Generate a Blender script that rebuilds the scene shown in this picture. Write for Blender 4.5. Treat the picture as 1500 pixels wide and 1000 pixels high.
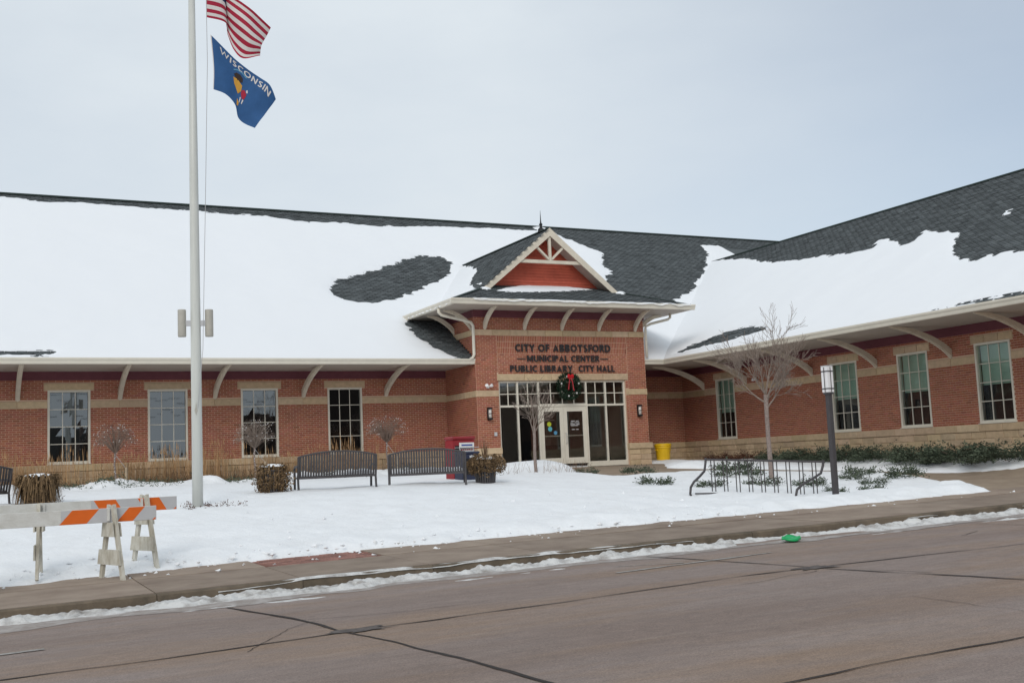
import bpy, math, random
import numpy as np
from mathutils import Matrix, Vector

random.seed(11)
sc = bpy.context.scene
for o in list(bpy.data.objects):
    bpy.data.objects.remove(o)
COL = sc.collection

# ------------------------------------------------------------------ camera
YAW, PITCH, ROLL = 0.4638, 0.1075, -0.0429
F = np.array([math.sin(YAW) * math.cos(PITCH), math.cos(YAW) * math.cos(PITCH), math.sin(PITCH)])
R = np.array([math.cos(YAW), -math.sin(YAW), 0.0])
U = np.cross(R, F)
R2 = math.cos(ROLL) * R + math.sin(ROLL) * U
U2 = -math.sin(ROLL) * R + math.cos(ROLL) * U
cam = bpy.data.cameras.new('camera')
cam.sensor_width = 36.0
cam.lens = 1628.8 / 1500 * 36
cam.clip_start, cam.clip_end = 0.1, 2500
camo = bpy.data.objects.new('camera', cam)
COL.objects.link(camo)
M = Matrix.Identity(4)
for i in range(3):
    M[i][0], M[i][1], M[i][2] = R2[i], U2[i], -F[i]
M[0][3], M[1][3], M[2][3] = -15.897, -37.304, 0.159
camo.matrix_world = M
sc.camera = camo
CAM = np.array([-15.897, -37.304, 0.159])

# ------------------------------------------------------------------ world, sun, exposure
SUN_EL, SUN_AZ = math.radians(34), math.radians(215)     # azimuth clockwise from +Y, behind and left of the camera
world = bpy.data.worlds.new('World')
sc.world = world
world.use_nodes = True
wn, wl = world.node_tree.nodes, world.node_tree.links
wn.clear()
w_out = wn.new('ShaderNodeOutputWorld')
w_bg = wn.new('ShaderNodeBackground')
w_bg.inputs['Strength'].default_value = 0.1
w_sky = wn.new('ShaderNodeTexSky')
w_sky.sky_type = 'NISHITA'
w_sky.sun_disc = False
w_sky.sun_elevation = SUN_EL
w_sky.sun_rotation = SUN_AZ
w_sky.altitude = 400
w_tc = wn.new('ShaderNodeTexCoord')
w_map = wn.new('ShaderNodeMapping')
w_map.inputs['Scale'].default_value = (1.6, 1.6, 4.2)
w_map.inputs['Location'].default_value = (0.35, 0.1, 0.0)
w_no = wn.new('ShaderNodeTexNoise')
w_no.inputs['Scale'].default_value = 1.7
w_no.inputs['Detail'].default_value = 6
w_no.inputs['Roughness'].default_value = 0.55
w_ra = wn.new('ShaderNodeMapRange')
w_ra.inputs['From Min'].default_value = 0.36
w_ra.inputs['From Max'].default_value = 0.66
w_ra.inputs['To Min'].default_value = 0.86
w_ra.inputs['To Max'].default_value = 1.0
w_mix = wn.new('ShaderNodeMix')
w_mix.data_type = 'RGBA'
w_mix.inputs['B'].default_value = (7.3, 7.95, 8.5, 1)
wl.new(w_tc.outputs['Generated'], w_map.inputs['Vector'])
wl.new(w_map.outputs['Vector'], w_no.inputs['Vector'])
wl.new(w_no.outputs['Fac'], w_ra.inputs['Value'])
w_sep = wn.new('ShaderNodeSeparateXYZ')         # the cloud veil thins towards the east
wl.new(w_tc.outputs['Generated'], w_sep.inputs['Vector'])
w_th = wn.new('ShaderNodeMapRange')
w_th.inputs['From Min'].default_value = 0.42
w_th.inputs['From Max'].default_value = 0.85
w_th.inputs['To Min'].default_value = 1.0
w_th.inputs['To Max'].default_value = 0.46
wl.new(w_sep.outputs['X'], w_th.inputs['Value'])
w_mu = wn.new('ShaderNodeMath')
w_mu.operation = 'MULTIPLY'
wl.new(w_ra.outputs['Result'], w_mu.inputs[0])
wl.new(w_th.outputs['Result'], w_mu.inputs[1])
wl.new(w_mu.outputs['Value'], w_mix.inputs['Factor'])
wl.new(w_sky.outputs['Color'], w_mix.inputs['A'])
wl.new(w_mix.outputs['Result'], w_bg.inputs['Color'])
wl.new(w_bg.outputs['Background'], w_out.inputs['Surface'])

sun = bpy.data.lights.new('sun', 'SUN')
sun.energy = 1.15
sun.angle = math.radians(25)
sun.color = (1.0, 0.96, 0.90)
suno = bpy.data.objects.new('sun', sun)
COL.objects.link(suno)
sd = Vector((math.sin(SUN_AZ) * math.cos(SUN_EL), math.cos(SUN_AZ) * math.cos(SUN_EL), math.sin(SUN_EL)))
suno.rotation_euler = sd.to_track_quat('Z', 'Y').to_euler()
suno.location = (-30, -40, 40)

sc.view_settings.view_transform = 'Standard'
sc.view_settings.look = 'None'
sc.view_settings.gamma = 1
sc.view_settings.use_curve_mapping = False
sc.view_settings.exposure = 0.0
sc.cycles.max_bounces = 6
sc.cycles.transparent_max_bounces = 12

# ------------------------------------------------------------------ materials
def mat(name, base, rough=0.8, var=0.12, scale=6.0, bump=0.0, bscale=60.0, metal=0.0, tint=False, spec=0.4,
        coord='Object', stretch=(1, 1, 1), base2=None, detail=5, sss=0):
    m = bpy.data.materials.new(name)
    m.use_nodes = True
    n, l = m.node_tree.nodes, m.node_tree.links
    b = n['Principled BSDF']
    b.inputs['Roughness'].default_value = rough
    b.inputs['Metallic'].default_value = metal
    b.inputs['Specular IOR Level'].default_value = spec
    tc = n.new('ShaderNodeTexCoord')
    mp = n.new('ShaderNodeMapping')
    mp.inputs['Scale'].default_value = stretch
    l.new(tc.outputs[coord], mp.inputs['Vector'])
    no = n.new('ShaderNodeTexNoise')
    no.inputs['Scale'].default_value = scale
    no.inputs['Detail'].default_value = detail
    no.inputs['Roughness'].default_value = 0.6
    l.new(mp.outputs['Vector'], no.inputs['Vector'])
    rg = n.new('ShaderNodeMapRange')
    rg.inputs['From Min'].default_value = 0.3
    rg.inputs['From Max'].default_value = 0.7
    l.new(no.outputs['Fac'], rg.inputs['Value'])
    mx = n.new('ShaderNodeMix')
    mx.data_type = 'RGBA'
    b2 = base2 or tuple(min(1, c * (1 + var)) for c in base)
    b1 = base if base2 else tuple(c * (1 - var) for c in base)
    mx.inputs['A'].default_value = (*b1, 1)
    mx.inputs['B'].default_value = (*b2, 1)
    l.new(rg.outputs['Result'], mx.inputs['Factor'])
    out = mx.outputs['Result']
    if tint:
        at = n.new('ShaderNodeAttribute')
        at.attribute_name = 'tint'
        mu = n.new('ShaderNodeMix')
        mu.data_type = 'RGBA'
        mu.blend_type = 'MULTIPLY'
        mu.inputs['Factor'].default_value = 1
        l.new(out, mu.inputs['A'])
        l.new(at.outputs['Color'], mu.inputs['B'])
        out = mu.outputs['Result']
    l.new(out, b.inputs['Base Color'])
    if bump:
        bn = n.new('ShaderNodeTexNoise')
        bn.inputs['Scale'].default_value = bscale
        bn.inputs['Detail'].default_value = 4
        l.new(mp.outputs['Vector'], bn.inputs['Vector'])
        bu = n.new('ShaderNodeBump')
        bu.inputs['Strength'].default_value = bump
        bu.inputs['Distance'].default_value = 0.02
        l.new(bn.outputs['Fac'], bu.inputs['Height'])
        l.new(bu.outputs['Normal'], b.inputs['Normal'])
    if sss:
        b.inputs['Subsurface Weight'].default_value = sss
        b.inputs['Subsurface Radius'].default_value = (0.03, 0.04, 0.05)
    return m

MT = {}
MT['brick'] = mat('brick', (0.345, 0.116, 0.071), 0.85, 0.12, 9, 0.15, 90, tint=True, spec=0.25)
MT['mortar'] = mat('mortar', (0.60, 0.41, 0.295), 0.9, 0.1, 20, 0.1, 120, spec=0.2)
MT['stone'] = mat('tan stone', (0.56, 0.42, 0.275), 0.9, 0.12, 7, 0.35, 40, tint=True, spec=0.25)
MT['cream'] = mat('cream painted metal', (0.70, 0.65, 0.55), 0.45, 0.05, 3, spec=0.4)
MT['cream_wood'] = mat('cream painted wood', (0.68, 0.61, 0.50), 0.6, 0.07, 4, spec=0.3)
MT['soffit'] = mat('soffit vinyl', (0.47, 0.415, 0.36), 0.6, 0.05, 3, spec=0.3)
MT['maroon'] = mat('maroon board', (0.15, 0.045, 0.058), 0.6, 0.1, 5, spec=0.3)
MT['red_siding'] = mat('red siding', (0.52, 0.115, 0.070), 0.7, 0.1, 5, tint=True, spec=0.3)
MT['shingle'] = mat('asphalt shingle', (0.098, 0.109, 0.113), 0.95, 0.3, 30, 0.4, 160, tint=True, spec=0.2)
MT['ridge'] = mat('ridge cap', (0.040, 0.056, 0.052), 0.9, 0.2, 20, spec=0.2)
MT['dark_metal'] = mat('bronze metal', (0.055, 0.048, 0.050), 0.45, 0.15, 8, spec=0.5)
MT['bench_metal'] = mat('bench paint', (0.060, 0.054, 0.056), 0.5, 0.15, 9, spec=0.45)
MT['black'] = mat('black', (0.012, 0.012, 0.013), 0.5, 0.1, 8)
MT['letter'] = mat('letter metal', (0.026, 0.022, 0.024), 0.5, 0.1, 8)
MT['interior'] = mat('interior wall', (0.62, 0.54, 0.46), 0.9, 0.1, 1.2)
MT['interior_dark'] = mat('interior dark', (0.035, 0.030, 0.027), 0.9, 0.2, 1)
MT['interior_floor'] = mat('interior floor', (0.34, 0.28, 0.22), 0.5, 0.15, 2)
MT['shade'] = mat('green shade', (0.42, 0.58, 0.47), 0.8, 0.04, 3, spec=0.2)
MT['white_acrylic'] = mat('white acrylic', (0.82, 0.80, 0.80), 0.4, 0.02, 3)  # plain white of the lamp plastic, the lamps are off
MT['concrete'] = mat('concrete', (0.22, 0.168, 0.132), 0.9, 0.0, 1.6, 0.3, 70, tint=True, spec=0.2, base2=(0.33, 0.265, 0.21))
MT['kerb'] = mat('kerb concrete', (0.20, 0.155, 0.112), 0.95, 0, 3, 0.4, 40, base2=(0.09, 0.075, 0.057), spec=0.2)
MT['paver'] = mat('red paver', (0.25, 0.130, 0.105), 0.9, 0.25, 9, 0.3, 60, tint=True, spec=0.2)
MT['soil'] = mat('soil mulch', (0.075, 0.050, 0.034), 1.0, 0.35, 12, 0.6, 30, spec=0.1)
MT['path'] = mat('walk concrete', (0.25, 0.19, 0.14), 0.9, 0.0, 1.6, 0.25, 60, base2=(0.34, 0.27, 0.20), spec=0.2)
MT['bark'] = mat('bark', (0.25, 0.20, 0.178), 0.9, 0.28, 18, 0.4, 50, spec=0.15)
MT['twig'] = mat('twig', (0.25, 0.20, 0.168), 0.9, 0.2, 9, spec=0.15)
MT['twig_brown'] = mat('brown twig', (0.25, 0.18, 0.145), 0.9, 0.3, 9, spec=0.15)
MT['juniper'] = mat('juniper', (0.052, 0.075, 0.050), 0.85, 0.0, 14, tint=True, spec=0.2, base2=(0.115, 0.132, 0.088))
MT['rust_shrub'] = mat('brown shrub', (0.10, 0.045, 0.028), 0.9, 0.3, 10, tint=True, spec=0.15)
MT['dry'] = mat('dry grass', (0.50, 0.315, 0.165), 0.9, 0.0, 10, tint=True, spec=0.15, base2=(0.38, 0.225, 0.115))
MT['dead'] = mat('dead plants', (0.17, 0.105, 0.062), 0.95, 0.0, 10, tint=True, spec=0.1, base2=(0.085, 0.056, 0.038))
MT['planter_dead'] = mat('dead foliage', (0.24, 0.155, 0.080), 0.95, 0.0, 12, tint=True, spec=0.1, base2=(0.115, 0.078, 0.048))
MT['wreath'] = mat('wreath needles', (0.018, 0.040, 0.022), 0.8, 0.3, 20, tint=True, spec=0.2)
MT['red_ribbon'] = mat('red ribbon', (0.62, 0.012, 0.020), 0.5, 0.1, 10)
MT['silver'] = mat('silver ball', (0.6, 0.6, 0.58), 0.3, 0.05, 5, metal=0.4)
MT['yellow'] = mat('yellow plastic', (0.80, 0.50, 0.010), 0.45, 0.06, 4, spec=0.5)
MT['red_box'] = mat('red enamel', (0.27, 0.014, 0.020), 0.45, 0.15, 4, spec=0.5)
MT['navy_box'] = mat('navy enamel', (0.024, 0.030, 0.065), 0.45, 0.15, 4, spec=0.5)
MT['white'] = mat('white paint', (0.74, 0.73, 0.70), 0.6, 0.05, 4)
MT['blue_print'] = mat('blue print', (0.05, 0.08, 0.28), 0.6, 0.05, 4)
MT['red_print'] = mat('red print', (0.45, 0.03, 0.04), 0.6, 0.05, 4)
MT['pole'] = mat('flagpole paint', (0.60, 0.61, 0.57), 0.4, 0.07, 2.5, stretch=(6, 6, 0.5), spec=0.5)
MT['pole_light'] = mat('floodlight paint', (0.42, 0.40, 0.35), 0.5, 0.08, 5)
MT['rope'] = mat('rope', (0.45, 0.45, 0.45), 0.8, 0.05, 5)
MT['flag_red'] = mat('flag red', (0.36, 0.025, 0.052), 0.75, 0.06, 6, spec=0.15)
MT['flag_white'] = mat('flag white', (0.66, 0.63, 0.61), 0.75, 0.04, 6, spec=0.15)
MT['flag_navy'] = mat('flag navy', (0.025, 0.030, 0.10), 0.75, 0.05, 6, spec=0.15)
MT['flag_blue'] = mat('flag blue', (0.036, 0.105, 0.255), 0.75, 0.08, 5, spec=0.15)
MT['flag_gold'] = mat('flag gold', (0.62, 0.33, 0.06), 0.75, 0.05, 6, spec=0.15)
MT['flag_dark'] = mat('flag brown', (0.05, 0.035, 0.03), 0.75, 0.05, 6, spec=0.15)
MT['barr_white'] = mat('old white paint', (0.70, 0.70, 0.67), 0.7, 0.0, 7, 0.3, 40, base2=(0.58, 0.57, 0.53))
MT['barr_wood'] = mat('weathered board', (0.66, 0.64, 0.57), 0.85, 0.0, 9, 0.4, 50, base2=(0.40, 0.36, 0.28), stretch=(1, 1, 0.5))
MT['barr_grey'] = mat('reflective grey', (0.52, 0.52, 0.53), 0.5, 0.05, 5)
MT['barr_orange'] = mat('reflective orange', (0.75, 0.14, 0.012), 0.5, 0.06, 5)
MT['green_plastic'] = mat('green plastic', (0.010, 0.36, 0.11), 0.4, 0.1, 5)
MT['mark'] = mat('worn road paint', (0.42, 0.40, 0.37), 0.9, 0.0, 16, base2=(0.20, 0.175, 0.16))
MT['tar'] = mat('tar crack', (0.045, 0.038, 0.035), 0.9, 0.3, 10, spec=0.2)
MT['tar_patch'] = mat('tar patch', (0.12, 0.105, 0.098), 0.95, 0.35, 8, 0.4, 60, spec=0.15)
MT['shop_brick'] = mat('shop brick', (0.060, 0.045, 0.040), 0.9, 0.2, 5)
MT['house_wall'] = mat('house siding', (0.13, 0.13, 0.12), 0.8, 0.1, 3)
MT['house_roof'] = mat('house roof', (0.06, 0.055, 0.05), 0.9, 0.2, 6)
MT['stake'] = mat('wood stake', (0.42, 0.33, 0.23), 0.9, 0.15, 12)
MT['sconce_glass'] = mat('sconce glass', (0.66, 0.63, 0.58), 0.4, 0.03, 5)

def node_mat(name):
    m = bpy.data.materials.new(name)
    m.use_nodes = True
    return m, m.node_tree.nodes, m.node_tree.links

def snow_mat(name, c, dirt=None, dfac=0.0, dscale=3.0, bump=0.25):
    m, n, l = node_mat(name)
    b = n['Principled BSDF']
    b.inputs['Roughness'].default_value = 0.75
    b.inputs['Specular IOR Level'].default_value = 0.2
    tc = n.new('ShaderNodeTexCoord')
    no = n.new('ShaderNodeTexNoise')
    no.inputs['Scale'].default_value = dscale
    no.inputs['Detail'].default_value = 8
    no.inputs['Roughness'].default_value = 0.65
    l.new(tc.outputs['Object'], no.inputs['Vector'])
    rg = n.new('ShaderNodeMapRange')
    rg.inputs['From Min'].default_value = 0.45
    rg.inputs['From Max'].default_value = 0.75
    rg.inputs['To Max'].default_value = dfac
    l.new(no.outputs['Fac'], rg.inputs['Value'])
    mx = n.new('ShaderNodeMix')
    mx.data_type = 'RGBA'
    mx.inputs['A'].default_value = (*c, 1)
    mx.inputs['B'].default_value = (*(dirt or c), 1)
    l.new(rg.outputs['Result'], mx.inputs['Factor'])
    l.new(mx.outputs['Result'], b.inputs['Base Color'])
    bn = n.new('ShaderNodeTexNoise')
    bn.inputs['Scale'].default_value = 9
    bn.inputs['Detail'].default_value = 8
    bn.inputs['Roughness'].default_value = 0.7
    l.new(tc.outputs['Object'], bn.inputs['Vector'])
    bu = n.new('ShaderNodeBump')
    bu.inputs['Strength'].default_value = bump
    bu.inputs['Distance'].default_value = 0.06
    l.new(bn.outputs['Fac'], bu.inputs['Height'])
    l.new(bu.outputs['Normal'], b.inputs['Normal'])
    return m

MT['snow'] = snow_mat('snow', (0.88, 0.89, 0.90), (0.74, 0.735, 0.73), 0.45, 1.6, 0.55)
MT['roof_snow'] = snow_mat('roof snow', (0.83, 0.845, 0.865), None, 0, 2, 0.10)
MT['kerb_snow'] = snow_mat('dirty snow', (0.74, 0.73, 0.71), (0.20, 0.165, 0.14), 1.0, 3.2, 0.9)

def asphalt_mat():
    m, n, l = node_mat('asphalt')
    b = n['Principled BSDF']
    b.inputs['Roughness'].default_value = 0.82
    b.inputs['Specular IOR Level'].default_value = 0.28
    tc = n.new('ShaderNodeTexCoord')
    def noise(scale, stretch, det=6, rough=0.6):
        mp = n.new('ShaderNodeMapping')
        mp.inputs['Scale'].default_value = stretch
        l.new(tc.outputs['Object'], mp.inputs['Vector'])
        no = n.new('ShaderNodeTexNoise')
        no.inputs['Scale'].default_value = scale
        no.inputs['Detail'].default_value = det
        no.inputs['Roughness'].default_value = rough
        l.new(mp.outputs['Vector'], no.inputs['Vector'])
        return no
    def rng_(no, a, bb, t0=0.0, t1=1.0):
        r = n.new('ShaderNodeMapRange')
        r.inputs['From Min'].default_value = a
        r.inputs['From Max'].default_value = bb
        r.inputs['To Min'].default_value = t0
        r.inputs['To Max'].default_value = t1
        l.new(no.outputs['Fac'], r.inputs['Value'])
        return r
    def mix(fac, A, B, blend='MIX'):
        x = n.new('ShaderNodeMix')
        x.data_type = 'RGBA'
        x.blend_type = blend
        l.new(fac, x.inputs['Factor'])
        for s, v in (('A', A), ('B', B)):
            if isinstance(v, tuple):
                x.inputs[s].default_value = (*v, 1)
            else:
                l.new(v, x.inputs[s])
        return x.outputs['Result']
    streak = rng_(noise(0.55, (0.22, 1.5, 1), 6), 0.35, 0.68)
    c = mix(streak.outputs['Result'], (0.225, 0.172, 0.146), (0.295, 0.243, 0.220))
    brown = rng_(noise(0.9, (0.16, 0.8, 1), 5), 0.46, 0.66, 0, 0.85)
    c = mix(brown.outputs['Result'], c, (0.275, 0.190, 0.130))
    salt = rng_(noise(1.3, (0.35, 2.4, 1), 8, 0.7), 0.56, 0.78, 0, 0.55)
    c = mix(salt.outputs['Result'], c, (0.35, 0.295, 0.255))
    mid = rng_(noise(7, (0.6, 1.2, 1), 6, 0.75), 0.3, 0.7)
    mm = n.new('ShaderNodeMix')
    mm.data_type = 'RGBA'
    mm.blend_type = 'MULTIPLY'
    mm.inputs['Factor'].default_value = 1
    l.new(c, mm.inputs['A'])
    l.new(mix(mid.outputs['Result'], (0.86, 0.86, 0.86), (1.12, 1.11, 1.10)), mm.inputs['B'])
    c = mm.outputs['Result']
    grain = rng_(noise(60, (1, 1, 1), 4, 0.85), 0.3, 0.72)
    gm = n.new('ShaderNodeMix')
    gm.data_type = 'RGBA'
    gm.blend_type = 'MULTIPLY'
    gm.inputs['Factor'].default_value = 1
    l.new(c, gm.inputs['A'])
    g = mix(grain.outputs['Result'], (0.60, 0.60, 0.60), (1.36, 1.34, 1.33))
    l.new(g, gm.inputs['B'])
    l.new(gm.outputs['Result'], b.inputs['Base Color'])
    bu = n.new('ShaderNodeBump')
    bu.inputs['Strength'].default_value = 0.5
    bu.inputs['Distance'].default_value = 0.008
    l.new(noise(120, (1, 1, 1), 3).outputs['Fac'], bu.inputs['Height'])
    l.new(bu.outputs['Normal'], b.inputs['Normal'])
    return m
MT['asphalt'] = asphalt_mat()

def glass_mat(name, tint, refl):
    m, n, l = node_mat(name)
    n.remove(n['Principled BSDF'])
    out = n['Material Output']
    tr = n.new('ShaderNodeBsdfTransparent')
    tr.inputs['Color'].default_value = (*tint, 1)
    gl = n.new('ShaderNodeBsdfGlossy')
    gl.inputs['Roughness'].default_value = 0.015
    gl.inputs['Color'].default_value = (0.92, 0.97, 1.0, 1)
    fr = n.new('ShaderNodeFresnel')
    fr.inputs['IOR'].default_value = 1.5
    ad = n.new('ShaderNodeMath')
    ad.operation = 'MULTIPLY_ADD'
    ad.inputs[1].default_value = 1.3
    ad.inputs[2].default_value = refl
    ad.use_clamp = True
    l.new(fr.outputs['Fac'], ad.inputs[0])
    mx = n.new('ShaderNodeMixShader')
    l.new(ad.outputs['Value'], mx.inputs['Fac'])
    l.new(tr.outputs['BSDF'], mx.inputs[1])
    l.new(gl.outputs['BSDF'], mx.inputs[2])
    l.new(mx.outputs['Shader'], out.inputs['Surface'])
    return m
MT['glass'] = glass_mat('window glass', (0.55, 0.60, 0.60), 0.13)
MT['door_glass'] = glass_mat('door glass', (0.86, 0.88, 0.86), 0.08)
MT['clear_glass'] = glass_mat('clear glass', (0.88, 0.90, 0.89), 0.0)

# ------------------------------------------------------------------ mesh helpers
class MB:
    def __init__(s):
        s.v, s.f, s.m, s.t = [], [], [], []
    def add(s, vs, fs, mi=0, tint=1.0):
        o = len(s.v)
        s.v += [tuple(map(float, p)) for p in vs]
        s.t += [tint] * len(vs)
        s.f += [tuple(i + o for i in q) for q in fs]
        s.m += [mi] * len(fs)
        return s
    def hexa(s, p, mi=0, tint=1.0):      # 8 corners: bottom 4 ccw, top 4 ccw
        return s.add(p, [(3, 2, 1, 0), (4, 5, 6, 7), (0, 1, 5, 4), (1, 2, 6, 5), (2, 3, 7, 6), (3, 0, 4, 7)], mi, tint)
    def box(s, x0, x1, y0, y1, z0, z1, mi=0, tint=1.0):
        return s.hexa([(x0, y0, z0), (x1, y0, z0), (x1, y1, z0), (x0, y1, z0), (x0, y0, z1), (x1, y0, z1), (x1, y1, z1), (x0, y1, z1)], mi, tint)
    def bbox(s, x0, x1, y0, y1, z0, z1, b=0.01, mi=0, tint=1.0):     # box with bevelled vertical and top/bottom edges
        P = []
        for z, k in ((z0, b), (z0 + b, 0), (z1 - b, 0), (z1, b)):
            P += [(x0 + k + b * (k == 0) * 0, y0 + k, z), (x1 - k, y0 + k, z), (x1 - k, y1 - k, z), (x0 + k, y1 - k, z)]
        fs = [(3, 2, 1, 0), (12, 13, 14, 15)]
        for r in range(3):
            for i in range(4):
                j = (i + 1) % 4
                fs.append((r * 4 + i, r * 4 + j, r * 4 + 4 + j, r * 4 + 4 + i))
        return s.add(P, fs, mi, tint)
    def bar(s, p0, p1, w, h, up=(0, 0, 1), mi=0, tint=1.0):
        a, b = Vector(p0), Vector(p1)
        d = (b - a).normalized()
        x = d.cross(Vector(up))
        if x.length < 1e-4:
            x = d.cross(Vector((1, 0, 0)))
        x.normalize()
        y = x.cross(d)
        x *= w / 2
        y *= h / 2
        return s.hexa([a - x - y, a + x - y, b + x - y, b - x - y, a - x + y, a + x + y, b + x + y, b - x + y], mi, tint)
    def tube(s, pts, rad, n=6, mi=0, tint=1.0, cap=True):
        pts = [Vector(p) for p in pts]
        if not isinstance(rad, (list, tuple)):
            rad = [rad] * len(pts)
        vs, fs = [], []
        prev = None
        for i, p in enumerate(pts):
            d = (pts[min(i + 1, len(pts) - 1)] - pts[max(i - 1, 0)])
            if d.length < 1e-9:
                d = Vector((0, 0, 1))
            d.normalize()
            if prev is None:
                a = d.cross(Vector((0, 0, 1)))
                if a.length < 0.05:
                    a = d.cross(Vector((1, 0, 0)))
            else:
                a = prev - d * prev.dot(d)
            a.normalize()
            prev = a
            b = d.cross(a)
            for k in range(n):
                t = 2 * math.pi * k / n
                vs.append(p + (a * math.cos(t) + b * math.sin(t)) * rad[i])
        for i in range(len(pts) - 1):
            for k in range(n):
                k2 = (k + 1) % n
                fs.append((i * n + k, i * n + k2, (i + 1) * n + k2, (i + 1) * n + k))
        if cap:
            fs.append(tuple(range(n - 1, -1, -1)))
            fs.append(tuple((len(pts) - 1) * n + k for k in range(n)))
        return s.add(vs, fs, mi, tint)
    def lathe(s, prof, n=16, c=(0, 0, 0), mi=0, tint=1.0):           # prof: (r, z)
        vs, fs = [], []
        for r, z in prof:
            for k in range(n):
                t = 2 * math.pi * k / n
                vs.append((c[0] + r * math.cos(t), c[1] + r * math.sin(t), c[2] + z))
        for i in range(len(prof) - 1):
            for k in range(n):
                k2 = (k + 1) % n
                fs.append((i * n + k, i * n + k2, (i + 1) * n + k2, (i + 1) * n + k))
        fs.append(tuple(range(n - 1, -1, -1)))
        fs.append(tuple((len(prof) - 1) * n + k for k in range(n)))
        return s.add(vs, fs, mi, tint)
    def prism(s, poly, fn, d0, d1, mi=0, tint=1.0):                   # poly in (u,v), fn(u,v,d)
        n = len(poly)
        vs = [fn(u, v, d0) for u, v in poly] + [fn(u, v, d1) for u, v in poly]
        fs = [tuple(range(n - 1, -1, -1)), tuple(range(n, 2 * n))]
        fs += [(i, (i + 1) % n, n + (i + 1) % n, n + i) for i in range(n)]
        return s.add(vs, fs, mi, tint)
    def ball(s, c, r, mi=0, tint=1.0, sz=1.0):
        p = [(0, 0, sz), (0, 0, -sz)]
        vs = [(c[0], c[1], c[2] + r * sz), (c[0] + r, c[1], c[2]), (c[0], c[1] + r, c[2]), (c[0] - r, c[1], c[2]), (c[0], c[1] - r, c[2]), (c[0], c[1], c[2] - r * sz)]
        return s.add(vs, [(0, 1, 2), (0, 2, 3), (0, 3, 4), (0, 4, 1), (5, 2, 1), (5, 3, 2), (5, 4, 3), (5, 1, 4)], mi, tint)
    def mesh(s, name, mats, smooth=False):
        me = bpy.data.meshes.new(name)
        me.from_pydata(s.v, [], s.f)
        if isinstance(mats, str):
            mats = [mats]
        for k in mats:
            me.materials.append(MT[k])
        if len(mats) > 1:
            me.polygons.foreach_set('material_index', s.m)
        ca = me.color_attributes.new('tint', 'FLOAT_COLOR', 'POINT')
        t = np.array([(q, q, q, 1.0) if not isinstance(q, tuple) else (*q, 1.0) for q in s.t], dtype=np.float32).ravel()
        ca.data.foreach_set('color', t)
        if smooth:
            me.polygons.foreach_set('use_smooth', [True] * len(me.polygons))
        me.update()
        return me
    def build(s, name, mats, parent=None, smooth=False):
        return link(name, s.mesh(name, mats, smooth), parent)

def link(name, data, parent=None):
    o = bpy.data.objects.new(name, data)
    COL.objects.link(o)
    if parent is not None:
        o.parent = parent
    return o

def tag(o, label=None, cat=None, group=None, kind=None):
    for k, v in (('label', label), ('category', cat), ('group', group), ('kind', kind)):
        if v:
            o[k] = v
    return o

def thing(name, label, cat, loc=(0, 0, 0), rz=0.0, group=None, rx=0.0, ry=0.0):
    o = bpy.data.objects.new(name, None)
    o.empty_display_size = 0.2
    COL.objects.link(o)
    o.location = loc
    o.rotation_euler = (rx, ry, rz)
    return tag(o, label, cat, group)

def dup(o, parent=None):
    c = o.copy()
    COL.objects.link(c)
    if parent is not None:
        c.parent = parent
    for ch in list(o.children):
        dup(ch, c)
    return c

def npmesh(name, V, Q, mats, smooth=True, tint=None):
    me = bpy.data.meshes.new(name)
    V = np.asarray(V, np.float32)
    Q = np.asarray(Q, np.int32)
    me.vertices.add(len(V))
    me.vertices.foreach_set('co', V.ravel())
    k = Q.shape[1]
    me.loops.add(Q.size)
    me.loops.foreach_set('vertex_index', Q.ravel())
    me.polygons.add(len(Q))
    me.polygons.foreach_set('loop_start', np.arange(0, Q.size, k, dtype=np.int32))
    me.polygons.foreach_set('use_smooth', np.full(len(Q), smooth))
    for q in ([mats] if isinstance(mats, str) else mats):
        me.materials.append(MT[q])
    ca = me.color_attributes.new('tint', 'FLOAT_COLOR', 'POINT')
    t = np.ones((len(V), 4), np.float32)
    if tint is not None:
        t[:, :3] = np.asarray(tint)[:, None]
    ca.data.foreach_set('color', t.ravel())
    me.update(calc_edges=True)
    me.validate()
    return me

def hash2(ix, iy, seed):
    h = (ix.astype(np.int64) * 374761393 + iy.astype(np.int64) * 668265263 + seed * 1442695041) & 0xFFFFFFFF
    h = ((h ^ (h >> 13)) * 1274126177) & 0xFFFFFFFF
    return ((h ^ (h >> 16)) & 0xFFFF) / 65535.0

def vnoise(x, y, seed=0):               # value noise in -1..1
    x, y = np.asarray(x, float), np.asarray(y, float)
    ix, iy = np.floor(x), np.floor(y)
    fx, fy = x - ix, y - iy
    fx, fy = fx * fx * (3 - 2 * fx), fy * fy * (3 - 2 * fy)
    a, b = hash2(ix, iy, seed), hash2(ix + 1, iy, seed)
    c, d = hash2(ix, iy + 1, seed), hash2(ix + 1, iy + 1, seed)
    return 2 * (a * (1 - fx) * (1 - fy) + b * fx * (1 - fy) + c * (1 - fx) * fy + d * fx * fy) - 1

def fbm(x, y, seed=0, oct=4):
    s, a = 0, 0.55
    for o in range(oct):
        s = s + a * vnoise(x * 2 ** o, y * 2 ** o, seed + o * 17)
        a *= 0.5
    return s

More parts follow.
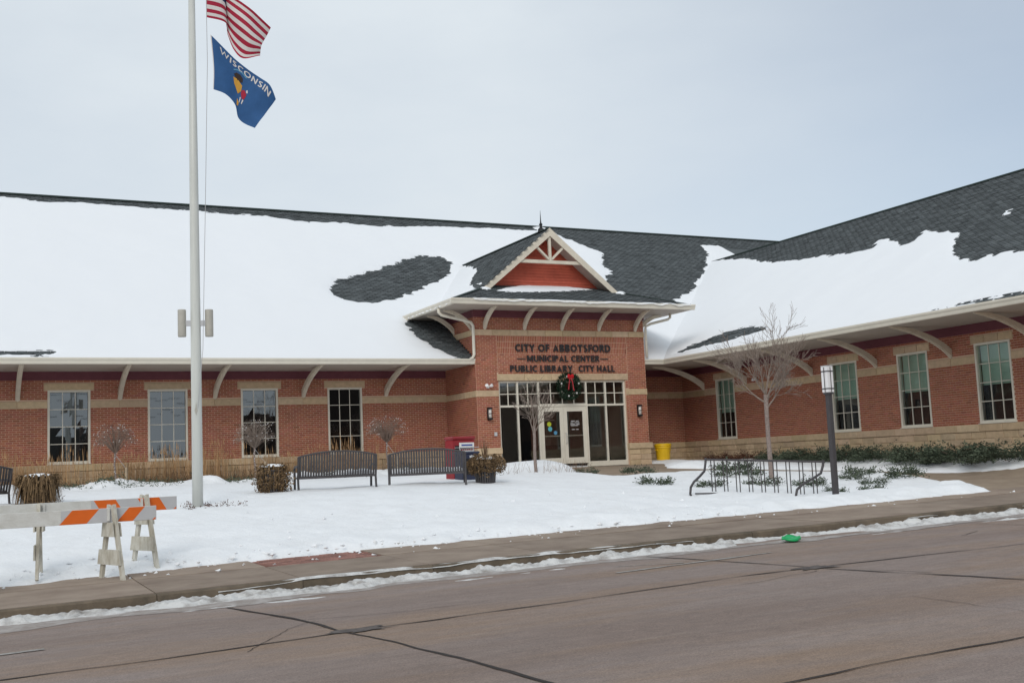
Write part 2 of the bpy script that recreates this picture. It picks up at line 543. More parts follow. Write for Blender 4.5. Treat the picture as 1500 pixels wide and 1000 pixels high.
def sdf(px, py, poly):                  # positive inside
    px, py = np.asarray(px, float), np.asarray(py, float)
    best = np.full(px.shape, 1e18)
    ins = np.zeros(px.shape, bool)
    n = len(poly)
    for i in range(n):
        ax, ay = poly[i]
        bx, by = poly[(i + 1) % n]
        ex, ey = bx - ax, by - ay
        L = ex * ex + ey * ey + 1e-12
        t = np.clip(((px - ax) * ex + (py - ay) * ey) / L, 0, 1)
        best = np.minimum(best, (px - ax - t * ex) ** 2 + (py - ay - t * ey) ** 2)
        if abs(by - ay) > 1e-12:
            c = ((ay > py) != (by > py)) & (px < (bx - ax) * (py - ay) / (by - ay) + ax)
            ins ^= c
    d = np.sqrt(best)
    return np.where(ins, d, -d)

def gridmesh(name, X, Y, Z, keep, mats):
    ny, nx = X.shape
    idx = np.arange(nx * ny).reshape(ny, nx)
    kf = keep[:-1, :-1] | keep[1:, :-1] | keep[:-1, 1:] | keep[1:, 1:]
    q = np.stack([idx[:-1, :-1], idx[:-1, 1:], idx[1:, 1:], idx[1:, :-1]], -1)[kf]
    used = np.zeros(nx * ny, bool)
    used[q.ravel()] = True
    remap = np.cumsum(used) - 1
    V = np.stack([X, Y, Z], -1).reshape(-1, 3)[used]
    return npmesh(name, V, remap[q], mats)

def sm(t):
    t = np.clip(t, 0, 1)
    return t * t * (3 - 2 * t)

def T(x, y):                            # lawn level (top of the snow), rises from the pavement to the building
    x, y = np.asarray(x, float), np.asarray(y, float)
    ze = -1.19 + 0.0172 * (np.clip(x, -60, 40) + 15.45)
    b = sm((x + 5) / 7)
    yt = -12.4 + b * 6.4
    zt = -0.27 + b * 0.15
    f = np.clip((y + 19.9) / (yt + 19.9), 0, 1)
    z = ze + f * (zt - ze) + np.clip((y - yt) / (-2 - yt), 0, 1) * (-0.05 - zt)
    zw = -0.06 + 0.013 * np.clip(y, -20, 0)
    return z + sm((x - 7.9) / 1.5) * np.maximum(zw - z, 0) * (y > -19.9)

def Tf(x, y):
    return float(T(x, y))

def ZK(x):                              # top of the kerb, street climbs gently to the right
    return -1.30 + 0.0172 * (np.clip(x, -60, 40) + 15.45)

def ZR(x):
    return ZK(x) - 0.125

# ------------------------------------------------------------------ setting: ground, road, pavement
def axis(*segs):
    out = []
    for a, b, n in segs:
        out += list(np.linspace(a, b, n, endpoint=False))
    return np.array(out + [segs[-1][1]])

gx = axis((-600, -60, 8), (-60, -28, 10), (-28, 16, 90), (16, 60, 10), (60, 600, 8))
gy = axis((-22.75, -19.9, 6), (-19.9, 1, 60), (1, 30, 6), (30, 900, 10))
GX, GY = np.meshgrid(gx, gy)
GZ = np.where(GY < -19.85, ZK(GX) - 0.10, T(GX, np.minimum(GY, 1)) - 0.11)
GZ = np.where((GX > 10.3) & (GY > -19.8), np.minimum(GZ, -0.4), GZ)
tag(link('ground', gridmesh('ground', GX, GY, GZ, np.ones(GX.shape, bool), 'soil')), kind='structure')
rx_ = axis((-600, -60, 8), (-60, 40, 60), (40, 600, 8))
ry_ = axis((-900, -70, 6), (-70, -22.9, 30))
GX, GY = np.meshgrid(rx_, ry_)
tag(link('road', gridmesh('road', GX, GY, ZR(GX) + 0.004 * vnoise(GX * 0.4, GY * 0.6, 3), np.ones(GX.shape, bool), 'asphalt')), kind='structure')

# pavement slabs and kerb stones
pav = bpy.data.objects.new('pavement', None)
COL.objects.link(pav)
tag(pav, kind='structure')
for i in range(30):
    x0 = -32.0 + i * 1.83
    for (y0, y1, dz, lo) in ((-22.735, -20.93, 0.0, -0.35), (-20.915, -19.75, 0.006, -0.35)):
        if y0 > -21 and -12.0 < x0 < -11.0:
            continue
        b = MB()
        g = 0.008
        w = random.uniform(-.004, .004)
        tt = random.uniform(0.88, 1.08) * (1.14 if y0 > -21 else 1.0)
        zz = lambda x, y: float(ZK(x)) + 0.004 + 0.012 * (y + 22.9) + dz + w
        xa, xb = x0 + g, x0 + 1.83 - g
        b.hexa([(xa, y0, zz(xa, y0) + lo), (xb, y0, zz(xb, y0) + lo), (xb, y1, zz(xb, y1) + lo), (xa, y1, zz(xa, y1) + lo),
                (xa, y0, zz(xa, y0)), (xb, y0, zz(xb, y0)), (xb, y1, zz(xb, y1)), (xa, y1, zz(xa, y1))], 0, tt)
        b.build('slab', 'concrete', pav)
    b = MB()
    xa, xb = x0 + 0.004, x0 + 1.826
    prof = [(-22.9, -0.40), (-22.745, -0.40), (-22.745, 0.0), (-22.86, 0.0), (-22.885, -0.02)]
    n = 7
    vs, fs = [], []
    for k in range(n):
        x = xa + (xb - xa) * k / (n - 1)
        j = [random.uniform(-.006, .006) for _ in range(2)]
        for q, (yy, zz_) in enumerate(prof):
            vs.append((x, yy + (j[0] if q in (0, 4) else 0), float(ZK(x)) + zz_ + (j[1] if q in (3, 4) else 0)))
    for k in range(n - 1):
        for q in range(5):
            fs.append((k * 5 + q, k * 5 + (q + 1) % 5, (k + 1) * 5 + (q + 1) % 5, (k + 1) * 5 + q))
    fs += [(4, 3, 2, 1, 0), tuple((n - 1) * 5 + q for q in range(5))]
    b.add(vs, fs)
    b.build('kerb_stone', 'kerb', pav)
# red pavers set in the strip behind the slabs
pv = [MB().bbox(-0.097, 0.097, -0.047, 0.047, -0.06, 0.0, 0.006, 0, t).mesh('paver', 'paver') for t in (0.75, 0.9, 1.0, 1.15, 1.3)]
cnt = 0
for r in range(11):
    for c in range(27):
        x = -12.85 + c * 0.2 + (r % 2) * 0.1
        y = -20.86 + r * 0.1
        if x > -10.14 or x < -11.76 or cnt >= 290:
            continue
        o = link('paver', random.choice(pv), pav)
        o.location = (x, y, float(ZK(x)) + 0.004 + 0.012 * (y + 22.9) + random.uniform(-.003, .004))
        o.rotation_euler = (random.uniform(-.02, .02), -0.017 + random.uniform(-.02, .02), random.uniform(-.02, .02))
        cnt += 1

# cleared walk from the pavement to the entrance
WALK = [(0.9, -10.2), (2.18, -9.4), (3.4, -9.8), (4.82, -11.1), (6.05, -13.2), (6.55, -14.4), (6.5, -15.3), (5.41, -17.7), (4.4, -19.3), (4.0, -20.4),
        (14, -20.4), (9.4, -18.6), (8.6, -17.4), (8.3, -16.3), (7.7, -14.3), (7.1, -12.3), (6.6, -11.2), (6.0, -10.0), (5.0, -8.4), (4.6, -7.2),
        (6.2, -4.6), (7.0, -3.4), (7.0, -2.5), (1.6, -2.5), (1.2, -5.0), (0.6, -8.5)]
wx, wy = np.arange(-1, 14, 0.12), np.arange(-20.6, -2.4, 0.12)
GX, GY = np.meshgrid(wx, wy)
d = sdf(GX, GY, WALK) + 0.5
GZ = T(GX, GY) - 0.075 + np.minimum(d, 0) * 0.3 + 0.006 * fbm(GX, GY, 5)
GZ = np.where(GY < -19.8, np.minimum(GZ, ZK(GX) + 0.004 + 0.012 * (GY + 22.9) - 0.02), GZ)
tag(link('walkway', gridmesh('walkway', GX, GY, GZ, d > -0.3, 'path')), kind='structure')

# road cracks, tar patches and worn paint
def strip(name, pts, w, m, kind='structure', jit=0.07, step=0.06, dz=0.007, seed=1, wj=0.8):
    pts = [np.array(p, float) for p in pts]
    V, Q = [], []
    acc = []
    for a, b in zip(pts[:-1], pts[1:]):
        n = max(2, int(np.linalg.norm(b - a) / step))
        for k in range(n):
            acc.append(a + (b - a) * k / n)
    acc.append(pts[-1])
    acc = np.array(acc)
    s = np.arange(len(acc)) * step
    tan = np.gradient(acc, axis=0)
    tan /= np.linalg.norm(tan, axis=1)[:, None] + 1e-9
    nor = np.stack([-tan[:, 1], tan[:, 0]], -1)
    off = jit * fbm(s * 0.7, s * 0 + seed, seed, 6)
    ww = w * (1 + wj * vnoise(s * 2.1, s * 0 + 3.3, seed + 5))
    L = acc + nor * (off + ww / 2)[:, None]
    Rr = acc + nor * (off - ww / 2)[:, None]
    for k in range(len(acc)):
        V.append((L[k, 0], L[k, 1], float(ZR(L[k, 0])) + dz))
        V.append((Rr[k, 0], Rr[k, 1], float(ZR(Rr[k, 0])) + dz))
    for k in range(len(acc) - 1):
        Q.append((2 * k, 2 * k + 1, 2 * k + 3, 2 * k + 2))
    return tag(link(name, npmesh(name, V, Q, m, False)), kind=kind)
strip('road_crack', [(-26, -27.3), (-14.3, -27.12), (-12.6, -26.95), (-10.6, -26.85), (-7.5, -26.6), (-3.2, -26.9), (14, -27.0)], 0.028, 'tar', seed=2)
strip('road_crack', [(-26, -31.6), (-10.6, -31.4), (-8.3, -31.3), (6, -31.2)], 0.022, 'tar', seed=3)
strip('road_crack', [(-13.1, -24.0), (-12.75, -25.6), (-12.55, -27.0), (-12.3, -29.5), (-12.0, -33.5)], 0.034, 'tar', seed=4)
strip('road_crack', [(-7.0, -23.6), (-6.75, -25.0), (-6.6, -26.7), (-6.2, -28.6), (-5.6, -33)], 0.031, 'tar', seed=5)
strip('road_crack', [(-1.0, -23.5), (-0.8, -26.9), (-0.3, -31)], 0.019, 'tar', seed=6)
strip('road_crack', [(-18.6, -24.0), (-18.3, -27.1), (-18, -33)], 0.025, 'tar', seed=8)
rr_ = random.Random(77)
for k in range(9):
    x0_, y0_ = rr_.uniform(-17, 0), rr_.choice((rr_.uniform(-32, -24.2), rr_.uniform(-28, -24.2)))
    an = rr_.choice((0.05, -0.08, 1.4, 1.7, 0.8)) + rr_.gauss(0, 0.15)
    ln = rr_.uniform(0.6, 2.6)
    strip('road_crack', [(x0_, y0_), (x0_ + ln * math.cos(an), y0_ + ln * math.sin(an) * 0.8)], rr_.uniform(0.006, 0.010), 'tar', jit=0.22, seed=100 + k, dz=0.006)
for (cx, cy, a, b_, sd_) in ((-12.45, -26.93, 0.34, 0.15, 1), (-6.62, -26.66, 0.36, 0.20, 2)):
    n = 20
    V = [(cx, cy, float(ZR(cx)) + 0.010)]
    for k in range(n):
        t = 2 * math.pi * k / n
        rr = 0.85 + 0.45 * float(vnoise(np.array(k * 0.9), np.array(sd_ * 3.1), sd_)) + 0.18 * math.sin(k * 2.3)
        V.append((cx + a * rr * math.cos(t), cy + b_ * rr * math.sin(t) * (1.0 if abs(math.cos(t)) > .4 else 0.8), float(ZR(cx + a * math.cos(t))) + 0.010))
    m_ = MB().add(V, [(0, k + 1, (k + 1) % n + 1) for k in range(n)])
    tag(m_.build('road_patch', 'tar_patch'), kind='structure')
strip('parking_line', [(-8.4, -25.0), (-5.7, -24.75)], 0.07, 'mark', jit=0.01, seed=7)
strip('parking_line', [(-8.0, -24.35), (-7.2, -24.75)], 0.05, 'mark', jit=0.01, seed=8)
strip('parking_line', [(-17.5, -25.75), (-15.15, -25.62)], 0.09, 'mark', jit=0.01, seed=9)

# ------------------------------------------------------------------ the building
P, PW, XR = 2.642, 6.922, 10.40
S = 0.58                                # roof pitch
bld = thing('municipal_building', 'long red brick building with snowy grey roofs and a gabled entrance', 'building')
HF = 3.286                              # top of the brick
left = lambda u, d, z: (u, d, z)
right = lambda u, d, z: (XR + d, u, z)
front = lambda u, d, z: (u, -P + d, z)
pleft = lambda u, d, z: (0.0 + d, u, z)
pright = lambda u, d, z: (PW - d, u, z)

def wall_slab(mb, fn, u0, u1, z0, z1, holes, th=0.25, d0=0.0):
    cuts = sorted(set([u0, u1] + [h for q in holes for h in (q[0], q[1])]))
    for a, b in zip(cuts[:-1], cuts[1:]):
        hs = sorted([(q[2], q[3]) for q in holes if q[0] <= a + 1e-6 and q[1] >= b - 1e-6])
        z = z0
        for h0, h1 in hs + [(z1, z1)]:
            if h0 > z + 1e-6:
                mb.hexa([fn(a, d0, z), fn(b, d0, z), fn(b, d0 + th, z), fn(a, d0 + th, z), fn(a, d0, h0), fn(b, d0, h0), fn(b, d0 + th, h0), fn(a, d0 + th, h0)])
            z = max(z, h1)

BR_L, BR_H, JT = 0.2032, 0.0677, 0.0135
def brick_list(u0, u1, z0, z1, holes, soldier=False):
    out = []
    if soldier:
        nrow = max(1, round((z1 - z0) / 0.205))
        rh = (z1 - z0) / nrow
        for r in range(nrow):
            u = u0
            while u < u1 - 0.02:
                out.append((u + JT / 2, min(u + BR_H, u1) - JT / 2, z0 + r * rh + JT / 2, z0 + (r + 1) * rh - JT / 2))
                u += BR_H
        return out
    nrow = max(1, round((z1 - z0) / BR_H))
    rh = (z1 - z0) / nrow
    for r in range(nrow):
        za, zb = z0 + r * rh, z0 + (r + 1) * rh
        segs = [(u0, u1)]
        for h in holes:
            if h[2] < zb - 0.02 and h[3] > za + 0.02:
                new = []
                for a, b in segs:
                    if h[1] <= a or h[0] >= b:
                        new.append((a, b))
                    else:
                        if h[0] > a:
                            new.append((a, h[0]))
                        if h[1] < b:
                            new.append((h[1], b))
                segs = new
        k = math.floor(u0 / BR_L) - 1
        off = (r % 2) * BR_L / 2
        for a, b in segs:
            j = math.floor((a - off) / BR_L)
            while j * BR_L + off < b - 1e-6:
                x0, x1 = max(a, j * BR_L + off), min(b, (j + 1) * BR_L + off)
                if x1 - x0 > 0.03:
                    out.append((x0 + JT / 2, x1 - JT / 2, za + JT / 2, zb - JT / 2))
                j += 1
    return out

def btint():
    t = random.gauss(1.0, 0.085)
    if random.random() < 0.03:
        t *= 0.78
    t = max(0.55, min(1.4, t))
    return (t, t * random.uniform(0.92, 1.10), t * random.uniform(0.90, 1.12))

def brick_mesh(mb, fn, bl, proud=0.007, d0=0.0):
    for (a, b, z0, z1) in bl:
        p = proud + random.uniform(-.002, .002)
        vs = [fn(a, d0 - p, z0), fn(b, d0 - p, z0), fn(b, d0 - p, z1), fn(a, d0 - p, z1), fn(a, d0, z0), fn(b, d0, z0), fn(b, d0, z1), fn(a, d0, z1)]
        mb.add(vs, [(0, 1, 2, 3), (0, 4, 5, 1), (1, 5, 6, 2), (2, 6, 7, 3), (3, 7, 4, 0)], 0, btint())

# stone pieces: collected, then the 290 that show largest become parts of their own
STONES = []          # (dist, wall, verts, faces, tint)
def stone(wall, fn, u0, u1, z0, z1, proud, rough=0.0, back=0.06, d0=0.0):
    g = 0.004
    a, b, z0, z1 = u0 + g, u1 - g, z0 + g * 0.7, z1 - g * 0.7
    e = 0.012
    j = lambda: random.uniform(-rough, rough)
    vs = [fn(a, d0 + back, z0), fn(b, d0 + back, z0), fn(b, d0 + back, z1), fn(a, d0 + back, z1),
          fn(a, d0 - proud + e, z0), fn(b, d0 - proud + e, z0), fn(b, d0 - proud + e, z1), fn(a, d0 - proud + e, z1),
          fn(a + e, d0 - proud + j(), z0 + e), fn(b - e, d0 - proud + j(), z0 + e), fn(b - e, d0 - proud + j(), z1 - e), fn(a + e, d0 - proud + j(), z1 - e)]
    fs = [(8, 9, 10, 11)]
    for i in range(4):
        k = (i + 1) % 4
        fs += [(i, k, k + 4, i + 4), (i + 4, k + 4, k + 8, i + 8)]
    c = np.mean(np.array(vs), 0)
    t = random.gauss(1.0, 0.07)
    STONES.append((float(np.linalg.norm(c - CAM)), wall, vs, fs, (t, t * random.uniform(.97, 1.02), t * random.uniform(.94, 1.03))))

def stone_run(wall, fn, u0, u1, z0, z1, proud, L, holes=(), rough=0.0, off=0.0, d0=0.0):
    segs = [(u0, u1)]
    for h in holes:
        new = []
        for a, b in segs:
            if h[1] <= a or h[0] >= b:
                new.append((a, b))
            else:
                if h[0] - a > 0.02:
                    new.append((a, h[0]))
                if b - h[1] > 0.02:
                    new.append((h[1], b))
        segs = new
    for a, b in segs:
        n = max(1, round((b - a) / L))
        cuts = [a] + [a + (b - a) * (k + (random.uniform(-.08, .08) if rough else 0)) / n for k in range(1, n)] + [b]
        if off and n > 1:
            cuts = [a, *[c - L * 0.5 for c in cuts[1:]], b]
        for c0, c1 in zip(cuts[:-1], cuts[1:]):
            if c1 - c0 > 0.05:
                stone(wall, fn, c0, c1, z0, z1, proud, rough, d0=d0)

ZS, ZBT, ZBB, ZWT, ZWB, ZLT = 0.656, 2.636, 2.412, 2.975, 0.68, 3.195
# ---- left wing wall (plane y = 0) incl. the nook between entrance and right wing
LWIN = [-25.40 + 2.99 * k for k in range(8)]          # left edges of the 1.25 m windows
LWIN = [x for x in LWIN if x < -3]
holes_l = [(x, x + 1.25, ZWB, ZWT) for x in LWIN]
wL = MB()
wall_slab(wL, left, -27, 0.0, -0.6, 3.60, holes_l)
wall_left = wL.build('wall', 'mortar', bld)
wN = MB()
wall_slab(wN, left, 6.9, XR + 0.25, -0.6, 3.60, [])
wall_nook = wN.build('wall', 'mortar', bld)
wR = MB()
RWIN = [(-3.38, -2.22, 1)] + [(-8.60 - 2.99 * k - 1.24, -8.60 - 2.99 * k, 1) for k in range(3)]
holes_r = [(a, b, ZWB, ZWT) for a, b, _ in RWIN]
wall_slab(wR, right, -18.6, -0.002, -0.6, 3.60, holes_r)
wall_right = wR.build('wall', 'mortar', bld)
MB().box(XR + 0.002, 26, -18.598, -18.35, -0.6, 3.60).build('wall', 'brick', bld)
wP = MB()
DOOR = (0.85, 6.02, -0.25, 2.96)
wall_slab(wP, front, 0.0, PW, -0.6, 5.43, [DOOR])
wall_slab(wP, pleft, -P + 0.25, 0.6, -0.6, 5.43, [])
wall_slab(wP, pright, -P + 0.25, 0.6, -0.6, 5.43, [])
wall_pav = wP.build('wall', 'mortar', bld)

ALLB = []
lint_l = [(x - 0.11, x + 1.36, ZWT, ZLT) for x in LWIN]
lint_r = [(a - 0.11, b + 0.11, ZWT, ZLT) for a, b, _ in RWIN]
b = MB()
band = lambda a, c: (a, c, ZBB, ZBT)
brick_mesh(b, left, brick_list(-17, 0.0, ZS, HF, holes_l + lint_l + [band(-30, 1)]))
tag(b.build('brickwork', 'brick', wall_left), kind='stuff')
b = MB()
brick_mesh(b, left, brick_list(PW, XR, ZS, HF, [band(0, 20)]))
tag(b.build('brickwork', 'brick', wall_nook), kind='stuff')
rb = brick_list(-18.6, -0.0, ZS, HF, holes_r + lint_r + [band(-30, 1)])
near = sorted([q for q in rb if -16.75 < (q[0] + q[1]) / 2 < -15.86], key=lambda q: abs((q[2] + q[3]) / 2 - 1.9))[:300]
ns = set(near)
b = MB()
brick_mesh(b, right, [q for q in rb if q not in ns])
tag(b.build('brickwork', 'brick', wall_right), kind='stuff')
bvar = {}
for q in near:
    L_ = round((q[1] - q[0]) * 50) / 50
    key = (L_, random.randrange(6))
    if key not in bvar:
        mb = MB()
        h = (q[3] - q[2]) / 2
        brick_mesh(mb, lambda u, d, z: (d, u, z), [(-(q[1] - q[0]) / 2, (q[1] - q[0]) / 2, -h, h)])
        bvar[key] = mb.mesh('brick', 'brick')
    o = link('brick', bvar[key], wall_right)
    o.location = (XR, (q[0] + q[1]) / 2, (q[2] + q[3]) / 2)
b = MB()
PBB, PBT, PF = 4.543, 4.752, 5.18
SIGN = (0.85, 6.14)
ph = [DOOR, (0.80, 6.13, 2.96, 3.20), (0.0, 0.85, ZBB, ZBT), (6.02, PW, ZBB, ZBT)]
brick_mesh(b, front, brick_list(0, 0.848, ZS, PBB, ph))
brick_mesh(b, front, brick_list(6.142, PW, ZS, PBB, ph))
brick_mesh(b, front, brick_list(6.02, 6.14, ZS, 3.2, ph))
brick_mesh(b, front, brick_list(0.852, 6.138, 3.2, 3.91, ph), 0.004)
brick_mesh(b, front, brick_list(0.852, 6.138, 3.91, PBB, ph, True), 0.003)
brick_mesh(b, front, brick_list(0, PW, PBT, PF, []))
brick_mesh(b, pleft, brick_list(-P, 0.0, ZS, PBB, [band(-9, 9)]))
brick_mesh(b, pleft, brick_list(-P, 0.0, PBT, PF, []))
brick_mesh(b, pright, brick_list(-P, 0.0, ZS, PF, [band(-9, 9), (-9, 9, PBB, PBT)]))
tag(b.build('brickwork', 'brick', wall_pav), kind='stuff')

# stone bands, lintels, caps and rough base courses
stone_run(wall_left, left, -26.9, 0.0, ZBB, ZBT, 0.02, 0.75, holes_l)
stone_run(wall_nook, left, PW, XR, ZBB, ZBT, 0.02, 0.75)
stone_run(wall_right, right, -18.6, 0.0, ZBB, ZBT, 0.02, 0.75, holes_r)
for x in LWIN:
    stone(wall_left, left, x - 0.11, x + 1.36, ZWT, ZLT, 0.025)
for a, c, _ in RWIN:
    for k in range(3):
        w3 = (c - a + 0.22) / 3
        stone(wall_right, right, a - 0.11 + k * w3, a - 0.11 + (k + 1) * w3, ZWT, ZLT, 0.025)
stone_run(wall_left, left, -26.9, 0.0, 0.44, ZS, 0.06, 0.80)
stone_run(wall_nook, left, PW, XR, 0.44, ZS, 0.06, 0.80)
stone_run(wall_right, right, -18.6, 0.0, 0.44, ZS, 0.06, 0.80)
for k in range(3):
    z1 = 0.44 - k * 0.2
    stone_run(wall_left, left, -16.5, 0.0, z1 - 0.2, z1, 0.03, 0.42, (), 0.012, k % 2)
    stone_run(wall_nook, left, PW, XR, z1 - 0.2, z1, 0.03, 0.42, (), 0.012, k % 2)
    stone_run(wall_right, right, -18.6, 0.0, z1 - 0.2, z1, 0.03, 0.55, (), 0.012, k % 2)
    for a, c in ((-0.03, 0.83), (6.03, PW + 0.03)):
        stone_run(wall_pav, front, a, c, z1 - 0.2, z1, 0.07, 0.45, (), 0.014, 0)
    stone_run(wall_pav, pleft, -P + 0.0, -0.03, z1 - 0.2, z1, 0.05, 0.5, (), 0.012, k % 2)
stone_run(wall_pav, front, -0.09, 0.86, 0.44, ZS, 0.11, 0.95)
stone_run(wall_pav, front, 6.0, PW + 0.09, 0.44, ZS, 0.11, 0.95)
stone_run(wall_pav, pleft, -P, -0.06, 0.44, ZS, 0.08, 0.85)
stone_run(wall_pav, front, -0.02, 0.845, ZBB, ZBT, 0.025, 0.9)
stone_run(wall_pav, front, 6.03, PW + 0.03, ZBB, ZBT, 0.025, 0.9)
stone_run(wall_pav, pleft, -P, -0.02, ZBB, ZBT, 0.025, 0.8)
stone_run(wall_pav, pright, -P, -0.02, ZBB, ZBT, 0.025, 0.8)
stone_run(wall_pav, front, -0.02, PW + 0.02, PBB, PBT, 0.025, 0.7)
stone_run(wall_pav, pleft, -P, 0.0, PBB, PBT, 0.025, 0.8)
stone_run(wall_pav, front, 0.80, 6.13, 2.96, 3.20, 0.03, 1.06)
STONES.sort(key=lambda q: q[0])
rest = {}
perwall = {}
for d_, w_, vs, fs, t in STONES:
    if sum(perwall.values()) < 460 and perwall.get(w_, 0) < 290:
        perwall[w_] = perwall.get(w_, 0) + 1
        MB().add(vs, fs, 0, t).build('stone_block', 'stone', w_)
    else:
        rest.setdefault(w_, MB()).add(vs, fs, 0, t)
for w_, mb in rest.items():
    tag(mb.build('stonework', 'stone', w_), kind='stuff')

# maroon boards under the eaves
b = MB()
b.box(-27, -0.02, -0.03, 0.02, HF, 3.555)
b.box(PW + 0.02, XR - 0.032, -0.03, 0.02, HF, 3.555)
b.box(XR - 0.03, XR + 0.02, -18.6, -0.002, HF, 3.555)
b.build('frieze_board', 'maroon', bld)
b = MB()
b.box(-0.03, PW + 0.03, -P - 0.03, -P + 0.02, PF, 5.43)
b.box(-0.03, 0.02, -P + 0.021, 0.7, PF, 5.43)
b.box(PW - 0.02, PW + 0.03, -P + 0.021, 0.7, PF, 5.43)
b.build('frieze_board', 'maroon', bld)
# soffits with board joints
def soffit(x0, x1, y0, y1, z, along_x):
    mb = MB()
    if along_x:
        n = max(1, round((y1 - y0) / 0.15))
        for k in range(n):
            a, c = y0 + (y1 - y0) * k / n, y0 + (y1 - y0) * (k + 1) / n
            mb.box(x0, x1, a + 0.004, c - 0.004, z, z + 0.012)
    else:
        n = max(1, round((x1 - x0) / 0.15))
        for k in range(n):
            a, c = x0 + (x1 - x0) * k / n, x0 + (x1 - x0) * (k + 1) / n
            mb.box(a + 0.004, c - 0.004, y0, y1, z, z + 0.012)
    mb.box(x0, x1, y0, y1, z + 0.013, z + 0.022)
    mb.build('soffit', 'soffit', bld)
soffit(-27, -0.01, -2.52, 0.0, 3.556, True)
soffit(PW + 0.01, XR - 2.521, -2.52, 0.0, 3.556, True)
soffit(XR - 2.52, XR, -19.6, 0.0, 3.556, False)
soffit(-1.25, PW + 1.25, -3.90, -P, 5.432, True)
soffit(-1.25, 0.0, -P + 0.001, 0.9, 5.432, False)
soffit(PW, PW + 1.25, -P + 0.001, 0.9, 5.432, False)

# roofs
def mainz(y):
    return 3.74 + S * (y + 2.55)
def rightz(x):
    return 3.74 + S * (x - 7.85)
def slab_poly(mb, pts, th):
    n = len(pts)
    vs = [tuple(p) for p in pts] + [(p[0], p[1], p[2] - th) for p in pts]
    fs = [tuple(range(n)), tuple(range(2 * n - 1, n - 1, -1))] + [(i, n + i, n + (i + 1) % n, (i + 1) % n) for i in range(n)]
    mb.add(vs, fs)
RY, RZ = 11.45, mainz(11.45)
RX2, RZ2 = 18.2, rightz(18.2)
b = MB()
slab_poly(b, [(-27.5, -2.55, mainz(-2.55)), (-0.01, -2.55, mainz(-2.55)), (-0.01, 0.0, mainz(0)), (PW + 0.01, 0.0, mainz(0)), (PW + 0.01, -2.55, mainz(-2.55)), (7.85, -2.55, mainz(-2.55)), (18.2, 7.8, mainz(7.8)), (30, 7.8, mainz(7.8)), (30, RY, RZ), (-27.5, RY, RZ)], 0.15)
slab_poly(b, [(-27.5, RY, RZ), (30, RY, RZ), (30, 25.4, 3.74), (-27.5, 25.4, 3.74)], 0.15)
roof_main = b.build('roof', 'shingle', bld)
b = MB()
slab_poly(b, [(7.85, -19.7, rightz(7.85)), (RX2, -19.7, RZ2), (RX2, 7.8, RZ2), (7.85, -2.55, rightz(7.85))], 0.15)
slab_poly(b, [(RX2, -19.7, RZ2), (28.55, -19.7, 3.74), (28.55, -2.55, 3.74), (RX2, 7.8, RZ2)], 0.15)
roof_right = b.build('roof', 'shingle', bld)
# gable wall of the right wing towards the street
b = MB()
b.add([(XR, -18.59, 3.60), (26, -18.59, 3.60), (RX2, -18.59, RZ2 - 0.2), (XR, -18.59, rightz(XR) - 0.17), (26, -18.59, rightz(XR) - 0.17)], [(0, 1, 4, 2, 3)])
b.build('gable_end', 'red_siding', bld)
# pavilion roof: low skirt and steep cross gable
EX0, EX1, EY, EZ = -1.30, PW + 1.30, -3.95, 5.60
CX = PW / 2
SK, GK = 0.36, 0.82
GX0, GX1, GYF, GZ0 = 0.67, PW - 0.67, -2.05, 6.31
GZT = GZ0 + GK * (CX - GX0)
b = MB()
zsk = lambda y: EZ + SK * (y - EY)
slab_poly(b, [(EX0, EY, EZ), (EX1, EY, EZ), (GX1, -2.0, zsk(-2.0)), (GX1, -1.2, zsk(-1.2)), (GX0, -1.2, zsk(-1.2)), (GX0, -2.0, zsk(-2.0))], 0.10)
slab_poly(b, [(EX0, 1.2, EZ), (EX0, EY, EZ), (GX0, -2.0, 6.31), (GX0, 2.4, 6.31)], 0.10)
slab_poly(b, [(EX1, EY, EZ), (EX1, 1.2, EZ), (GX1, 2.4, 6.31), (GX1, -2.0, 6.31)], 0.10)
slab_poly(b, [(GX0, GYF, GZ0), (CX, GYF, GZT), (CX, 6.4, GZT), (GX0, 2.6, GZ0)], 0.12)
slab_poly(b, [(CX, GYF, GZT), (GX1, GYF, GZ0), (GX1, 2.6, GZ0), (CX, 6.4, GZT)], 0.12)
roof_pav = b.build('roof', 'shingle', bld)

# bare areas of the roofs, where shingles show (plan coordinates)
A_ = [(-28, 11.0), (-14.5, 11.06), (-12.73, 10.85), (-10.61, 10.96), (-8.72, 10.78), (-7.71, 10.91), (-5.59, 10.65), (-3.79, 10.7), (-2.54, 10.22), (-0.45, 10.35), (1.14, 10.25), (5.08, 10.67), (9.74, 10.91), (9.9, 12), (-28, 12)]
B_ = [(-3.4, 2.86), (-2.63, 3.81), (-1.55, 4.5), (-0.42, 5.22), (1.0, 6.16), (2.08, 6.88), (2.85, 6.81), (2.97, 6.14), (2.36, 4.99), (1.5, 4.08), (0.18, 3.06), (-0.97, 2.29), (-2.09, 1.85), (-2.98, 1.98), (-3.46, 2.37)]
C_ = [(24, 10.35), (20.93, 10.35), (19.16, 10.32), (19.04, 9.64), (18.26, 8.36), (16.45, 6.28), (14.77, 4.71), (13.22, 3.54), (12.14, 2.83), (10.95, 2.42), (9.4, 1.7), (8.0, 0.9), (7.4, 0.9), (9.3, 3.9), (9.84, 4.54), (10.2, 5.1), (11.11, 5.95), (10.99, 6.57), (12.09, 8.19), (11.6, 9.0), (11.04, 9.99), (10.8, 10.79), (10.5, 12), (26, 12), (31, 10.3)]
D_ = [(-16.5, -2.32), (-14.5, -2.33), (-14.13, -2.22), (-13.49, -2.26), (-13.78, -2.39), (-14.32, -2.44), (-16.5, -2.42)]
